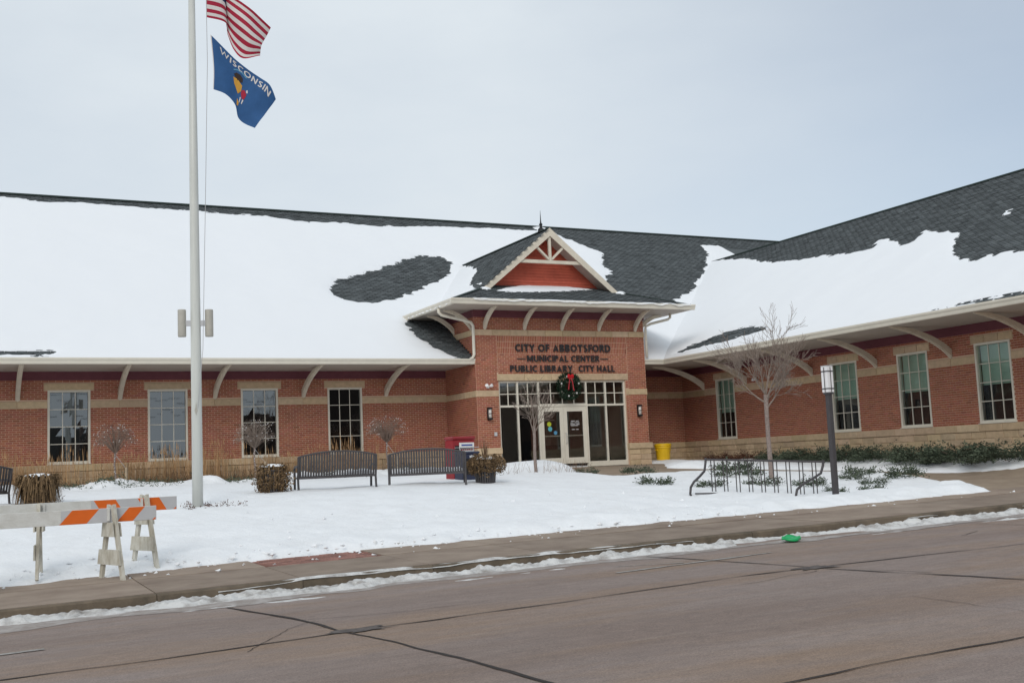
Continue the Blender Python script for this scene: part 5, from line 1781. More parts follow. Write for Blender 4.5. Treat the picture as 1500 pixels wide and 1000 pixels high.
# snow lying on the bench seats
for bo, seeds in ((bench, 1), (b2, 2), (b3, 3)):
    X, Y = np.meshgrid(np.linspace(-0.88, 0.88, 70), np.linspace(0.06, 0.47, 18))
    hp = 0.03 + 0.16 * np.maximum(0, fbm(X * 1.6 + seeds * 5, Y * 2, 90 + seeds) + 0.3) * np.exp(-((Y - 0.22) / 0.16) ** 2)
    dd = np.minimum(np.minimum(X + 0.88, 0.88 - X), np.minimum(Y - 0.05, 0.48 - Y))
    me = gridmesh('bench_snow', X, Y, 0.385 + np.minimum(hp, dd * 1.5), np.ones(X.shape, bool), 'snow')
    o = tag(link('bench_snow', me), ('patchy snow on the seat of the bench under the fourth window', 'patchy snow on the seat of the bench by the newspaper boxes', 'patchy snow on the seat of the bench at the picture edge')[seeds - 1], None, None, 'stuff')
    o.location = bo.location
    o.rotation_euler = bo.rotation_euler

# ------------------------------------------------------------------ planters
def planter(loc, label, spike, seed, sc_=1.0, droop=1.0, dense=1500, dome=None):
    random.seed(seed)
    t = thing('planter', label, 'planter', loc, random.uniform(0, 1), 'slatted planters with dead flowers')
    n = 26
    MB().lathe([(0.20, 0.0), (0.25, 0.50), (0.22, 0.50)], 18).build('liner', 'black', t, True)
    for k in range(n):
        a = 2 * math.pi * k / n
        c, s = math.cos(a), math.sin(a)
        m_ = MB()
        m_.bar((0.225 * c, 0.225 * s, 0.0), (0.285 * c, 0.285 * s, 0.56), 0.04, 0.008, (c, s, 0))
        m_.build('slat', 'bench_metal', t)
    MB().tube([(0.29 * math.cos(q * math.pi / 10), 0.29 * math.sin(q * math.pi / 10), 0.56) for q in range(21)], 0.014, 6).build('rim', 'bench_metal', t, True)
    m_ = MB()
    if dome:
        zc, R_, V_, lo_, hi_ = dome
        for k in range(dense):
            a, ph_ = random.uniform(0, 2 * math.pi), random.uniform(lo_, hi_)
            q_ = random.uniform(0.72, 1.05) * (1 + 0.12 * math.sin(a * 3 + seed) + 0.08 * math.sin(a * 7))
            p = Vector((R_ * q_ * math.cos(ph_) * math.cos(a), R_ * q_ * math.cos(ph_) * math.sin(a), max(0.02, zc + V_ * q_ * math.sin(ph_))))
            e = Vector((random.gauss(0, 1), random.gauss(0, 1), random.gauss(0, 1) - 0.5)).normalized() * random.uniform(0.02, 0.055)
            w = e.cross(Vector((random.gauss(0, 1), random.gauss(0, 1), random.gauss(0, 1)))).normalized() * random.uniform(0.008, 0.022)
            m_.add([p - e, p + w, p + e, p - w * 0.6], [(0, 1, 2, 3)], 0, random.uniform(0.4, 1.5))
    for k in range(dense // 7 if dome else dense):
        a = random.uniform(0, 2 * math.pi)
        r0 = 0.30 * math.sqrt(random.random())
        r1 = random.uniform(0.30, 0.46) * sc_
        z1 = 0.56 - random.random() ** 1.2 * 0.44 * droop + 0.08
        p0 = Vector((r0 * math.cos(a), r0 * math.sin(a), 0.56 + random.uniform(0, 0.05)))
        a2 = a + random.uniform(-.3, .3)
        p1 = Vector((r1 * 0.85 * math.cos(a2), r1 * 0.85 * math.sin(a2), (0.60 + z1) / 2 + 0.08))
        p2 = Vector((r1 * math.cos(a2), r1 * math.sin(a2), z1 - 0.04))
        w = Vector((-math.sin(a), math.cos(a), random.uniform(-.4, .4))).normalized() * random.uniform(0.006, 0.020)
        tt = random.uniform(0.5, 1.4)
        if random.random() < 0.30 * droop:
            m_.add([p0 - w * .4, p0 + w * .4, p1 + w, p1 - w, p2 + w * .3, p2 - w * .3], [(0, 1, 2, 3), (3, 2, 4, 5)], 0, tt)
        else:
            q = p2 + Vector((random.uniform(-.05, .05), random.uniform(-.05, .05), random.uniform(-.05, .08)))
            e = Vector((random.uniform(-1, 1), random.uniform(-1, 1), random.uniform(-1, 1))).normalized() * 0.035
            m_.add([q - w - e, q + w - e * .3, q + w + e, q - w * .4 + e * .6], [(0, 1, 2, 3)], 0, tt)
    m_.build('dead_foliage', 'planter_dead', t)
    if spike:
        m_ = MB()
        for k in range(30):
            a = random.uniform(0, 2 * math.pi)
            L_, sp = random.uniform(0.4, 0.68), random.uniform(0.01, 0.17)
            w = Vector((-math.sin(a), math.cos(a), 0)) * 0.012
            p0 = Vector((0.02 * math.cos(a), 0.02 * math.sin(a), 0.6))
            p1 = p0 + Vector((sp * math.cos(a), sp * math.sin(a), L_))
            m_.add([p0 - w, p0 + w, p1], [(0, 1, 2)], 0, random.uniform(0.8, 2.2))
        m_.build('spike_plant', 'dead', t)
    X, Y = np.meshgrid(np.linspace(-0.32, 0.32, 26), np.linspace(-0.32, 0.32, 26))
    rr = np.hypot(X, Y)
    ang = np.arctan2(Y, X)
    hh = 0.07 * np.sqrt(np.maximum(0, 1 - (rr / (0.27 + 0.03 * np.sin(ang * 3 + seed))) ** 2)) + 0.015 * fbm(X * 7, Y * 7, seed)
    o = tag(link('planter_snow', gridmesh('planter_snow', X, Y, 0.64 + hh, rr < 0.27, 'snow')), 'cap of snow on top of the ' + label, None, None, 'stuff')
    o.location = loc
    return t
planter((-14.44, -12.43, Tf(-14.44, -12.43) - 0.1), 'leftmost slatted planter with long drooping grassy leaves', False, 3, 1.10, 1.6, 1300)
planter((-9.58, -12.35, Tf(-9.58, -12.35) - 0.1), 'squat brown dead planter left of the two benches', False, 4, 0.84, 1.05, 2600, (0.36, 0.41, 0.40, -0.95, 1.0))
planter((-4.42, -12.6, Tf(-4.42, -12.6) - 0.1), 'dead brown planter with a tall spike nearest the doors', True, 5, 1.0, 0.85, 2600, (0.50, 0.48, 0.27, -0.75, 1.1))

# ------------------------------------------------------------------ newspaper boxes
nb = thing('newspaper_box', 'red newspaper box standing behind the navy one', 'newspaper box', (-4.06, -10.3, Tf(-4.06, -10.3) - 0.09), 0.12)
MB().bbox(-0.33, 0.33, -0.20, 0.20, 0.0, 1.10, 0.02).build('cabinet', 'red_box', nb)
MB().bbox(-0.35, 0.35, -0.23, 0.22, 1.101, 1.19, 0.03).build('lid', 'red_box', nb)
MB().box(-0.26, 0.26, -0.215, -0.2005, 0.58, 0.95).build('door_window', 'black', nb)
MB().box(-0.29, 0.29, -0.235, -0.2155, 0.52, 0.56).build('handle', 'barr_grey', nb)
nb2 = thing('newspaper_box', 'navy newspaper box with white header in front of the red one', 'newspaper box', (-4.28, -11.2, Tf(-4.28, -11.2) - 0.09), 0.10)
MB().bbox(-0.25, 0.25, -0.20, 0.20, 0.0, 0.74, 0.015).build('cabinet', 'navy_box', nb2)
MB().bbox(-0.27, 0.27, -0.22, 0.21, 0.741, 0.80, 0.02).build('lid', 'navy_box', nb2)
hd = MB().box(-0.20, 0.22, -0.03, 0.0, 0.801, 1.03).build('header_card', 'white', nb2)
MB().box(-0.15, 0.17, -0.0335, -0.0305, 0.945, 0.985).build('print', 'blue_print', hd)
for k in range(6):
    MB().box(-0.17 + k * 0.06, -0.13 + k * 0.06, -0.0335, -0.0305, 0.835, 0.87).build('print', 'red_print', hd)
MB().hexa([(-0.36, -0.10, 0.90), (0.32, -0.10, 0.90), (0.32, -0.035, 0.90), (-0.36, -0.035, 0.90), (-0.36, -0.10, 0.91), (0.32, -0.10, 0.915), (0.32, -0.035, 0.915), (-0.36, -0.035, 0.91)]).build('coin_shelf', 'barr_grey', nb2)
for k in range(4):
    MB().box(-0.02 + k * 0.045, 0.012 + k * 0.045, -0.203, -0.2003, 0.64 + 0.01 * (k % 2), 0.695 + 0.012 * (k % 2)).build('print', 'white', nb2)
MB().box(-0.19, 0.19, -0.215, -0.2003, 0.22, 0.62).build('door_window', 'black', nb2)

# ------------------------------------------------------------------ lamp post
LX, LY = 0.73, -19.05
lp = thing('lamp_post', 'square bronze lamp post with white lantern beside the bike rack', 'lamp post', (LX, LY, Tf(LX, LY) - 0.26), 0.10)
MB().box(-0.050, 0.050, -0.050, 0.050, 0.0, 2.42).build('post', 'dark_metal', lp)
MB().box(-0.075, 0.075, -0.075, 0.075, 2.421, 2.46).build('collar', 'dark_metal', lp)
MB().bbox(-0.085, 0.085, -0.085, 0.085, 2.461, 3.02, 0.01).build('lantern', 'white_acrylic', lp)
m_ = MB()
for zz in (2.53, 2.90):
    for s in (-1, 1):
        m_.box(-0.094, 0.094, s * 0.090 - 0.004, s * 0.090 + 0.004, zz, zz + 0.022)
        m_.box(s * 0.090 - 0.004, s * 0.090 + 0.004, -0.0855, 0.0855, zz, zz + 0.022)
for s in (-1, 1):
    m_.box(-0.008, 0.008, s * 0.097 - 0.002, s * 0.097 + 0.002, 2.462, 3.0)
    m_.box(s * 0.097 - 0.002, s * 0.097 + 0.002, -0.008, 0.008, 2.462, 3.0)
m_.build('lantern_frame', 'dark_metal', lp)
MB().box(-0.088, 0.088, -0.088, 0.088, 3.021, 3.035).build('lantern_cap', 'barr_grey', lp)

# ------------------------------------------------------------------ bike rack
A0 = np.array([-0.62, -16.38, 0.0])
B0 = np.array([0.97, -18.48, 0.0])
rk = thing('bike_rack', 'dark metal bike rack with curved end legs in the snow', 'bike rack', (0.17, -17.4, -0.02))
org = np.array([0.17, -17.4, -0.02])
zA, zB = 0.02, -0.13
ra = np.array([A0[0], A0[1], zA]) - org
rb_ = np.array([B0[0], B0[1], zB]) - org
MB().bar(ra, rb_, 0.05, 0.045).build('top_rail', 'dark_metal', rk)
sd2 = np.array([-0.80, -0.60, 0.0])
for k in range(9):
    f = (k + 0.4) / 9.3
    for e in (0.0, 0.030):
        f2 = min(0.985, f + e)
        p = ra + (rb_ - ra) * f2
        w_ = p + org
        zg = Tf(w_[0], w_[1]) - 0.12 - org[2]
        MB().tube([(p[0], p[1], p[2] - 0.01), (p[0], p[1], zg)], 0.012, 6).build('upright', 'dark_metal', rk)
for p, ln, sd2 in ((ra, 1.0, np.array([-0.92, -0.62, 0.0])), (rb_, 1.0, np.array([-1.0, -0.20, 0.0]))):
    w_ = p + org + sd2 * ln * 0.9
    zg = Tf(w_[0], w_[1]) - 0.1 - org[2]
    H_ = p[2] - zg
    m_ = MB()
    prof = [(0, 0.035), (0.03, -0.10 * H_), (0.12, -0.30 * H_), (0.42, -0.43 * H_), (0.75, -0.55 * H_), (0.95, -0.68 * H_), (1.0, -0.84 * H_), (0.90, -1.0 * H_)]
    m_.tube([p + sd2 * ln * a + np.array([0, 0, c]) for a, c in prof], 0.028, 8)
    m_.build('leg', 'dark_metal', rk, True)
sd2 = np.array([-0.80, -0.60, 0.0])
p0 = ra + sd2 * 0.9
w_ = p0 + org
p0[2] = Tf(w_[0], w_[1]) + 0.03 - org[2]
p1 = ra + sd2 * 0.3 + (rb_ - ra) * 0.13
w_ = p1 + org
p1[2] = Tf(w_[0], w_[1]) + 0.0 - org[2]
MB().bar(p0, p1, 0.04, 0.03).build('base_rail', 'dark_metal', rk)

# ------------------------------------------------------------------ barrel, green plastic
br = thing('barrel', 'bright yellow plastic barrel in the corner right of the entrance', 'barrel', (7.87, -2.1, Tf(7.87, -2.1) - 0.06))
MB().lathe([(0.225, 0.0), (0.245, 0.04), (0.285, 0.52), (0.29, 0.53), (0.31, 0.54), (0.31, 0.60), (0.295, 0.61)], 24).build('body', 'yellow', br, True)
MB().lathe([(0.315, 0.0), (0.325, 0.015), (0.325, 0.06), (0.30, 0.085), (0.20, 0.10)], 24, (0, 0, 0.611)).build('lid', 'yellow', br, True)
for s in (-1, 1):
    MB().bar((s * 0.30, -0.07, 0.47), (s * 0.30, 0.07, 0.47), 0.05, 0.04).build('handle', 'yellow', br)
random.seed(5)
gx0, gy0 = -4.5, -23.75
gp = MB()
n = 22
prof = [(0.001, 0.030), (0.10, 0.034), (0.16, 0.045), (0.185, 0.055), (0.20, 0.020), (0.195, 0.0)]
gp.lathe(prof, n, (0, 0, 0))
gp.v = [(x * 1.0, y * 0.8 + 0.02 * math.sin(x * 17), max(0, z_ + 0.016 * math.sin(x * 23 + y * 31))) for x, y, z_ in gp.v]
gl_ = gp.build('plastic_lid', 'green_plastic', None, True)
gl_.location = (gx0, gy0, float(ZR(gx0)) + 0.035)
gl_.rotation_euler = (0.10, -0.02, 0.2)
gl_.scale = (0.88, 0.88, 0.8)
tag(gl_, 'crumpled bright green plastic lid lying in the gutter snow', 'plastic lid')

# ------------------------------------------------------------------ trees
def branch(mb, p, d, L, r, depth, prm, rnd):
    n = prm.get('seg', 4)
    pts, rad = [p.copy()], [r]
    dd = d.copy()
    for k in range(n):
        dd = (dd + Vector((rnd.gauss(0, prm['jit']), rnd.gauss(0, prm['jit']), rnd.gauss(0, prm['jit']) + prm['up']))).normalized()
        p = p + dd * (L / n)
        pts.append(p.copy())
        rad.append(max(prm['rmin'], r * (1 - 0.75 * (k + 1) / n)))
    mb.tube(pts, rad, 5 if depth > 1 else 3, 0, 1.0, False)
    if depth <= 0:
        return pts[-1:]
    ends = []
    for k in range(prm['kids'][depth]):
        f = rnd.uniform(0.25, 1.0) if k else 1.0
        i = min(n - 1, int(f * n))
        q = pts[i].lerp(pts[i + 1], f * n - i) if i < n else pts[-1]
        base = (pts[i + 1] - pts[i]).normalized()
        ax = base.cross(Vector((rnd.gauss(0, 1), rnd.gauss(0, 1), rnd.gauss(0, 1)))).normalized()
        ang = rnd.uniform(*prm['ang'])
        nd = (base * math.cos(ang) + ax * math.sin(ang)).normalized()
        ends += branch(mb, q, nd, L * rnd.uniform(*prm['len']), max(prm['rmin'], r * rnd.uniform(0.42, 0.6) * (1 - 0.4 * f)), depth - 1, prm, rnd)
    return ends
def bare_tree(name, label, loc, htrunk, r0, limbs, Ll, prm, seed, spread=(0.35, 0.75), twig='twig', lean=(0, 0)):
    rnd = random.Random(seed)
    t = thing(name, label, 'tree', loc)
    m_ = MB()
    tp = [(lean[0] * f + rnd.uniform(-.012, .012), lean[1] * f + rnd.uniform(-.012, .012), htrunk * f) for f in (0, 0.04, 0.25, 0.5, 0.75, 1.0)]
    m_.tube(tp, [r0 * 1.35, r0 * 1.05, r0, r0 * 0.95, r0 * 0.92, r0 * 0.95], 9)
    m_.build('trunk', 'bark', t, True)
    c = MB()
    top = Vector(tp[-1])
    ends = []
    for k in range(limbs):
        a = 2 * math.pi * k / limbs + rnd.uniform(-.4, .4)
        s_ = rnd.uniform(*spread)
        z_ = rnd.uniform(-0.18, 0.02) * htrunk
        d = Vector((math.cos(a) * s_, math.sin(a) * s_, 1)).normalized()
        ends += branch(c, top + Vector((0, 0, z_)), d, Ll * rnd.uniform(0.8, 1.1), r0 * 0.42, 3, prm, rnd)
    # central leader
    ends += branch(c, top, Vector((0, 0, 1)), Ll * 1.15, r0 * 0.5, 3, prm, rnd)
    c.build('crown', twig, t)
    return t, ends
prm_big = dict(jit=0.10, up=0.065, rmin=0.004, kids={3: 7, 2: 6, 1: 4}, ang=(0.3, 0.75), len=(0.42, 0.66))
bare_tree('bare_tree', 'larger bare grey tree standing behind the bike rack', (3.08, -14.12, Tf(3.08, -14.12) - 0.12), 2.3, 0.062, 7, 1.08, prm_big, 7, (0.5, 1.15))
prm_sm = dict(jit=0.10, up=0.07, rmin=0.0045, kids={3: 5, 2: 4, 1: 2}, ang=(0.3, 0.7), len=(0.42, 0.62))
bare_tree('bare_tree', 'slender young bare tree in front of the entrance doors', (-0.91, -8.53, Tf(-0.91, -8.53) - 0.1), 1.45, 0.048, 5, 0.80, prm_sm, 12, (0.4, 0.85))

def lollipop(label, loc, seed, h=1.08, rad=0.62):
    rnd = random.Random(seed)
    t = thing('ornamental_tree', label, 'tree', loc, 0, 'small grafted trees with string lights')
    m_ = MB()
    m_.tube([(0, 0, 0), (0.02, 0.0, h * 0.3), (-0.015, 0.01, h * 0.65), (0.0, 0, h)], [0.035, 0.028, 0.025, 0.03], 7)
    m_.build('trunk', 'bark', t, True)
    c = MB()
    tips = []
    for k in range(130):
        th_ = rnd.uniform(0, 2 * math.pi)
        cp = rnd.uniform(-0.28, 1.0)
        sp = math.sqrt(max(0, 1 - cp * cp))
        e = Vector((sp * math.cos(th_) * rad, sp * math.sin(th_) * rad, h + 0.34 + cp * rad * 0.78))
        mid = Vector((e.x * 0.45, e.y * 0.45, h + 0.15 + (e.z - h) * 0.55)) + Vector((rnd.gauss(0, .05), rnd.gauss(0, .05), rnd.gauss(0, .05)))
        e = e * 1.0 + Vector((rnd.gauss(0, .05), rnd.gauss(0, .05), rnd.gauss(0, .05)))
        c.tube([(0, 0, h - 0.05), mid, e], [0.010, 0.005, 0.0028], 3, 0, 1, False)
        for q in range(3):
            s0 = mid.lerp(e, rnd.uniform(0.1, 0.95))
            e2 = s0 + Vector((rnd.gauss(0, .12), rnd.gauss(0, .12), rnd.gauss(0, .10)))
            c.tube([s0, e2], [0.0038, 0.0025], 3, 0, 1, False)
        tips.append(e)
    c.build('crown', 'twig_brown' if seed % 2 else 'twig', t)
    lt = MB()
    for e in rnd.sample(tips, 75):
        lt.ball(e, 0.013)
    for k in range(12):
        lt.ball((rnd.uniform(-.04, .04), -0.035, rnd.uniform(0.2, h)), 0.013)
    tag(lt.build('string_lights', 'white_acrylic', t), kind='stuff')
    MB().tube([(0.30, -0.1, -0.1), (0.30, -0.1, 0.62)], 0.035, 7).build('stake', 'stake', t)
    MB().tube([(0.30, -0.1, 0.58), (0.0, 0.0, h * 0.95)], 0.006, 4).build('guy_wire', 'rope', t)
    return t
lollipop('small round-headed tree wrapped in lights between the first two windows', (-11.72, -2.2, -0.14), 21)
lollipop('small round-headed tree wrapped in lights in front of the third window', (-7.55, -2.2, -0.12), 22)
lollipop('small round-headed tree wrapped in lights right of the fourth window', (-3.15, -2.2, -0.10), 23, 1.10, 0.66)

# ------------------------------------------------------------------ shrubs and plants
def sprig(mb, p, d, L, rnd, w=0.05, tint=1.0, leaves=9):
    d = d.normalized()
    for k in range(leaves):
        f = (k + 0.5) / leaves
        q = p + d * (L * f) + Vector((rnd.gauss(0, .018), rnd.gauss(0, .018), rnd.gauss(0, .018) - 0.05 * f * f))
        e = (d + Vector((rnd.gauss(0, .6), rnd.gauss(0, .6), rnd.gauss(0, .45)))).normalized() * w * rnd.uniform(0.8, 1.6)
        s = e.cross(Vector((rnd.gauss(0, 1), rnd.gauss(0, 1), rnd.gauss(0, 1)))).normalized() * w * 0.28
        mb.add([q - s * .4, q + e * .5 + s, q + e, q + e * .5 - s], [(0, 1, 2, 3)], 0, tint * rnd.uniform(0.65, 1.4))
def juniper_mesh(seed, rx_q, ry_q, h, n, m, w=0.05, L=(0.2, 0.5)):
    rnd = random.Random(seed)
    mb = MB()
    for k in range(n):
        a = rnd.uniform(0, 2 * math.pi)
        r = math.sqrt(rnd.random()) * 0.8
        bump_ = 0.72 + 0.28 * math.sin(a * 3 + seed) + 0.15 * math.sin(a * 7 + seed * 2)
        p = Vector((rx_q * r * math.cos(a), ry_q * r * math.sin(a), h * (1 - r * r) * rnd.uniform(0.15, 1.0) * bump_))
        d = Vector((math.cos(a) + rnd.gauss(0, .5), math.sin(a) + rnd.gauss(0, .5), rnd.uniform(0.1, 0.9)))
        sprig(mb, p, d, rnd.uniform(*L), rnd, w, rnd.choice((0.6, 0.9, 1.0, 1.25)))
    return mb.mesh('foliage', m)
hedge_m = [juniper_mesh(s, 1.0, 0.66, 0.70, 560, 'juniper', 0.065) for s in (1, 2, 3)]
rust_m = [juniper_mesh(s, 0.85, 0.55, 0.6, 330, 'rust_shrub', 0.055) for s in (4, 5)]
hedge = [((9.35, -3.6), 1, 'low brown shrub nearest the yellow barrel', 'r', 0.8), ((9.5, -5.2), 1, 'reddish brown shrub under the first right wing window', 'r', 0.9),
         ((9.3, -6.9), 0, 'dark juniper shrub just left of the larger bare tree', 'j', 0.8), ((9.25, -8.6), 1, 'juniper shrub behind the lamp post under the wing window', 'j', 1.0),
         ((9.2, -10.3), 2, 'juniper shrub just right of the lamp post along the wing wall', 'j', 1.0), ((9.2, -11.9), 0, 'juniper shrub directly under the third wing window', 'j', 0.95),
         ((9.1, -13.5), 1, 'juniper shrub between the last two wing windows', 'j', 1.0), ((9.05, -15.0), 2, 'tall juniper shrub under the rightmost window', 'j', 1.1),
         ((9.0, -16.5), 0, 'juniper shrub at the right edge of the picture', 'j', 1.05), ((8.85, -14.3), 1, 'low juniper spilling forward onto snow by the rightmost window', 'j', 0.6),
         ((8.75, -9.4), 0, 'low juniper spilling forward onto the snow near the lamp', 'j', 0.55)]
for i, ((x, y), k, lab, kind_, s_) in enumerate(hedge):
    t = thing('juniper_shrub' if kind_ == 'j' else 'brown_shrub', lab, 'shrub', (x, y, Tf(x, y) - 0.1), random.uniform(0, 6), 'shrubs along the right wing')
    t.scale = (s_ * 1.1, s_ * 1.1, s_ * 0.72)
    link('foliage', (hedge_m if kind_ == 'j' else rust_m)[k], t)
    m_ = MB()
    rnd = random.Random(i)
    for q in range(7):
        a = rnd.uniform(0, 6.28)
        m_.tube([(0, 0, 0), (0.3 * math.cos(a), 0.25 * math.sin(a), 0.25), (0.6 * math.cos(a), 0.4 * math.sin(a), 0.42)], [0.02, 0.012, 0.006], 4, 0, 1, False)
    m_.build('stem', 'twig_brown', t)
    # snow caught among the branches
low_m = [juniper_mesh(s, 0.60, 0.45, 0.24, 95, 'juniper', 0.055, (0.14, 0.38)) for s in (11, 12, 13)]
fluff_m = juniper_mesh(17, 0.42, 0.34, 0.42, 130, 'juniper', 0.05, (0.15, 0.40))
lows = [(-0.46, -14.02, 0, 0.85, 'low juniper sprawling in the snow far left of the rack'), (5.2, -16.6, 9, 1.0, 'bushy upright juniper at the right end of the snow island'),
        (2.9, -12.95, 1, 1.1, 'juniper clump left of the bare tree base behind the rack'), (4.4, -10.9, 2, 1.2, 'juniper at the far edge of the walkway left of the tree'),
        (5.4, -14.9, 0, 0.9, 'low juniper behind the lamp post on the snow island'), (1.5, -15.7, 1, 0.8, 'juniper clump seen through the middle of the rack'),
        (2.2, -16.6, 2, 0.8, 'juniper clump in front of the bare tree trunk'), (0.2, -15.4, 0, 0.75, 'small juniper clump just behind the left rack end'),
        (3.5, -17.3, 1, 0.6, 'small dark juniper tips right of the lamp post'), (2.3, -18.5, 2, 0.55, 'sparse juniper tips low beside the lamp post base'),
        (1.9, -9.6, 0, 0.8, 'low shrub at the corner of the walkway near the doors'), (0.6, -8.9, 1, 0.6, 'brownish low shrub on the snow mound by the doors'),
        (1.4, -18.3, 0, 0.5, 'tuft of juniper under the right end of the rack'), (4.2, -15.8, 2, 0.7, 'juniper patch midway between tree and upright juniper')]
for x, y, k, s_, lab in lows:
    t = thing('low_juniper', lab, 'shrub', (x, y, Tf(x, y) - 0.02), x * 3.1, 'low junipers on the snow island')
    t.scale = (s_, s_, s_)
    link('foliage', fluff_m if k == 9 else low_m[k], t)
# evergreen ground cover poking through the snow of the left bed
mb = MB()
rnd = random.Random(31)
for k in range(300):
    x = rnd.choice((-13.4, -12.5, -11.9, -11.1, -10.4, -8.6, -8.0, -5.6, -3.0)) + rnd.gauss(0, 0.35)
    y = -3.9 + rnd.gauss(0, 0.6)
    sprig(mb, Vector((x, y, Tf(x, y) + float(bed_lumps(x, y)) + rnd.uniform(-.03, .06))), Vector((rnd.gauss(0, 1), rnd.gauss(0, 1), 0.3)), rnd.uniform(0.15, 0.4), rnd, 0.05)
tag(mb.build('ground_cover', 'juniper'), 'evergreen ground cover poking through snow before the left wall', None, None, 'stuff')
# withered plants at the flagpole foot
mb = MB()
rnd = random.Random(33)
for k in range(60):
    x, y = FPX + rnd.choice((-0.35, 0.3, 0.55, 0.8, 0.12, -0.2)) + rnd.gauss(0, 0.09), FPY - 0.1 + rnd.gauss(0, 0.16)
    sprig(mb, Vector((x, y, Tf(x, y) - 0.02)), Vector((rnd.gauss(0, .7), rnd.gauss(0, .7), 0.8)), rnd.uniform(0.05, 0.17), rnd, 0.035, 1.0, 5)
tag(mb.build('withered_plants', 'rust_shrub'), 'withered brown plants around the flagpole foot', None, None, 'stuff')
# weeds in the drift before the doors
mb = MB()
for k in range(80):
    x, y = rnd.choice((-1.6, -0.4, 0.3)) + rnd.gauss(0, 0.22), -8.6 + rnd.gauss(0, 0.2)
    p = Vector((x, y, Tf(x, y)))
    q = p + Vector((rnd.gauss(0, .10), rnd.gauss(0, .10), rnd.uniform(0.15, 0.42)))
    mb.tube([p, q], [0.004, 0.002], 3, 0, rnd.uniform(0.9, 2), False)
tag(mb.build('dry_weeds', 'dead'), 'thin dry weed stalks in the drift before the doors', None, None, 'stuff')
# tall dry ornamental grass in front of the left wall
mb = MB()
rnd = random.Random(35)
for cx_ in np.arange(-16.2, -1.6, 0.36):
    dens = 0.55 + 0.45 * math.sin(cx_ * 1.9) * math.sin(cx_ * 0.7 + 1)
    if cx_ > -5.0:
        dens *= 0.75
    hmax = rnd.uniform(0.75, 1.30)
    for k in range(int(58 * max(0.2, dens))):
        x, y = cx_ + rnd.gauss(0, 0.16), -0.62 + rnd.gauss(0, 0.16)
        hh = hmax * rnd.uniform(0.55, 1.08)
        lx, ly = rnd.gauss(0, .10), rnd.gauss(0, .06)
        w = rnd.uniform(0.004, 0.008)
        mb.add([(x - w, y, -0.12), (x + w, y, -0.12), (x + lx * .5 + w * .8, y + ly * .5, hh * .6), (x + lx * .5 - w * .8, y + ly * .5, hh * .6), (x + lx, y + ly, hh)], [(0, 1, 2, 3), (3, 2, 4)], 0, rnd.uniform(0.6, 1.35))
        if rnd.random() < 0.5:
            w2 = 0.012
            mb.add([(x + lx * .9 - w2, y + ly, hh * 0.86), (x + lx * .9 + w2, y + ly, hh * 0.86), (x + lx, y + ly, hh * 1.06)], [(0, 1, 2)], 0, rnd.uniform(0.8, 1.3))
tag(mb.build('ornamental_grass', 'dry'), 'tall tan dry ornamental grass against the left wall', None, None, 'stuff')
mb = MB()
for k in range(2000):
    x, y = rnd.uniform(-16, -1.6), rnd.uniform(-1.6, -0.3)
    if math.sin(x * 2.3) + math.sin(x * 0.9 + 2) < -0.9:
        continue
    hh = rnd.uniform(0.12, 0.50) * (1.15 if math.sin(x * 3.1) > 0.2 else 0.75)
    p = Vector((x, y, Tf(x, y) - 0.1))
    q = p + Vector((rnd.gauss(0, .12), rnd.gauss(0, .08), hh))
    mb.tube([p, p.lerp(q, 0.5) + Vector((rnd.gauss(0, .03), 0, 0)), q], [0.006, 0.004, 0.003], 3, 0, rnd.uniform(0.6, 1.4), False)
tag(mb.build('dead_perennials', 'dead'), 'brown dead perennials along the foot of the left wall', None, None, 'stuff')

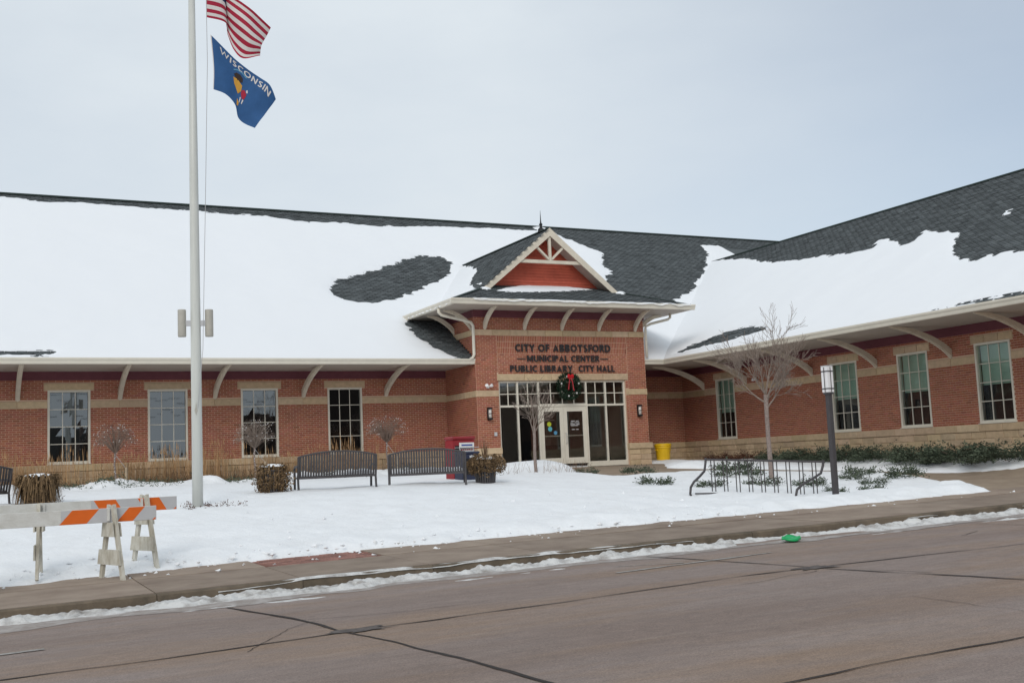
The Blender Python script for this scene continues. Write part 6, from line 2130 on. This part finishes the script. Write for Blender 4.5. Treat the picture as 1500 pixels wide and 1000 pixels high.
# ------------------------------------------------------------------ across the street (seen in the window reflections)
for x_, s_, lab in ((-2.4, 2.3, 'leftmost dark bush across the street mirrored in the second window'), (0.4, 2.0, 'middle dark bush across the street mirrored in the second window'), (3.0, 2.5, 'dark bush across the street beside the shop wall')):
    t = thing('street_bush', lab, 'shrub', (x_, -62.5, float(ZR(x_)) - 0.05), x_)
    t.scale = (s_, s_, s_ * 1.15)
    link('foliage', hedge_m[0], t)
shop = thing('shop_building', 'dark flat-roofed shop across the street mirrored in the windows', 'building', (20, -66, float(ZR(20))))
MB().box(-14.5, -6.5, -8, 0, 0, 6.3).build('wall', 'shop_brick', shop)
MB().box(-14.6, -6.5, -8.1, 0.12, 6.301, 6.6).build('parapet', 'house_roof', shop)
MB().box(-6.499, 24, -8, 0, 0, 9.6).build('wall', 'shop_brick', shop)
MB().box(-6.499, 24.1, -8.1, 0.12, 9.601, 9.9).build('parapet', 'house_roof', shop)
for k in range(1, 9):
    f = MB().box(-19 + k * 4.7, -16.4 + k * 4.7, 0.002, 0.06, 0.8, 2.9).build('window', 'black', shop)
hs = thing('house', 'low gabled house across the street mirrored in the windows', 'house', (-9.0, -64, float(ZR(-10))))
MB().box(-4, 4, -7, 0, 0, 3.2).build('wall', 'house_wall', hs)
m_ = MB()
m_.prism([(-7.4, 3.201), (0.4, 3.201), (-3.5, 5.7)], lambda u, v, d: (d, u, v), -4.4, 4.4)
m_.build('roof', 'house_roof', hs)
MB().box(-2.5, -1.3, 0.002, 0.05, 0.9, 2.1).build('window', 'black', hs)
MB().box(0.6, 1.5, 0.002, 0.05, 0.0, 2.1).build('door', 'red_box', hs)
up = thing('utility_pole', 'wooden utility pole across the street mirrored in a window', 'utility pole', (-7.0, -58, float(ZR(-9))))
MB().tube([(0, 0, 0), (0, 0, 10.5)], [0.17, 0.12], 8).build('shaft', 'bark', up)
MB().bar((-1.2, 0, 9.6), (1.2, 0, 9.6), 0.12, 0.12).build('crossarm', 'bark', up)
MB().lathe([(0.25, 0), (0.27, 0.05), (0.27, 0.8), (0.2, 0.85)], 10, (0.35, 0.2, 7.6)).build('transformer', 'barr_grey', up)
for zz in (9.7, 8.0, 6.8):
    MB().tube([(-45, 0, zz), (-22, 0, zz - 0.7), (0, 0, zz), (25, 0, zz - 0.8), (50, 0, zz)], 0.02, 4).build('wire', 'black', up)
prm_far = dict(jit=0.12, up=0.05, rmin=0.012, kids={3: 5, 2: 4, 1: 2}, ang=(0.35, 0.8), len=(0.45, 0.65))
bare_tree('bare_tree', 'bare street tree across the road mirrored in the third window', (7.0, -56, float(ZR(2))), 2.6, 0.16, 6, 3.2, prm_far, 44, (0.5, 1.0), 'twig_brown')
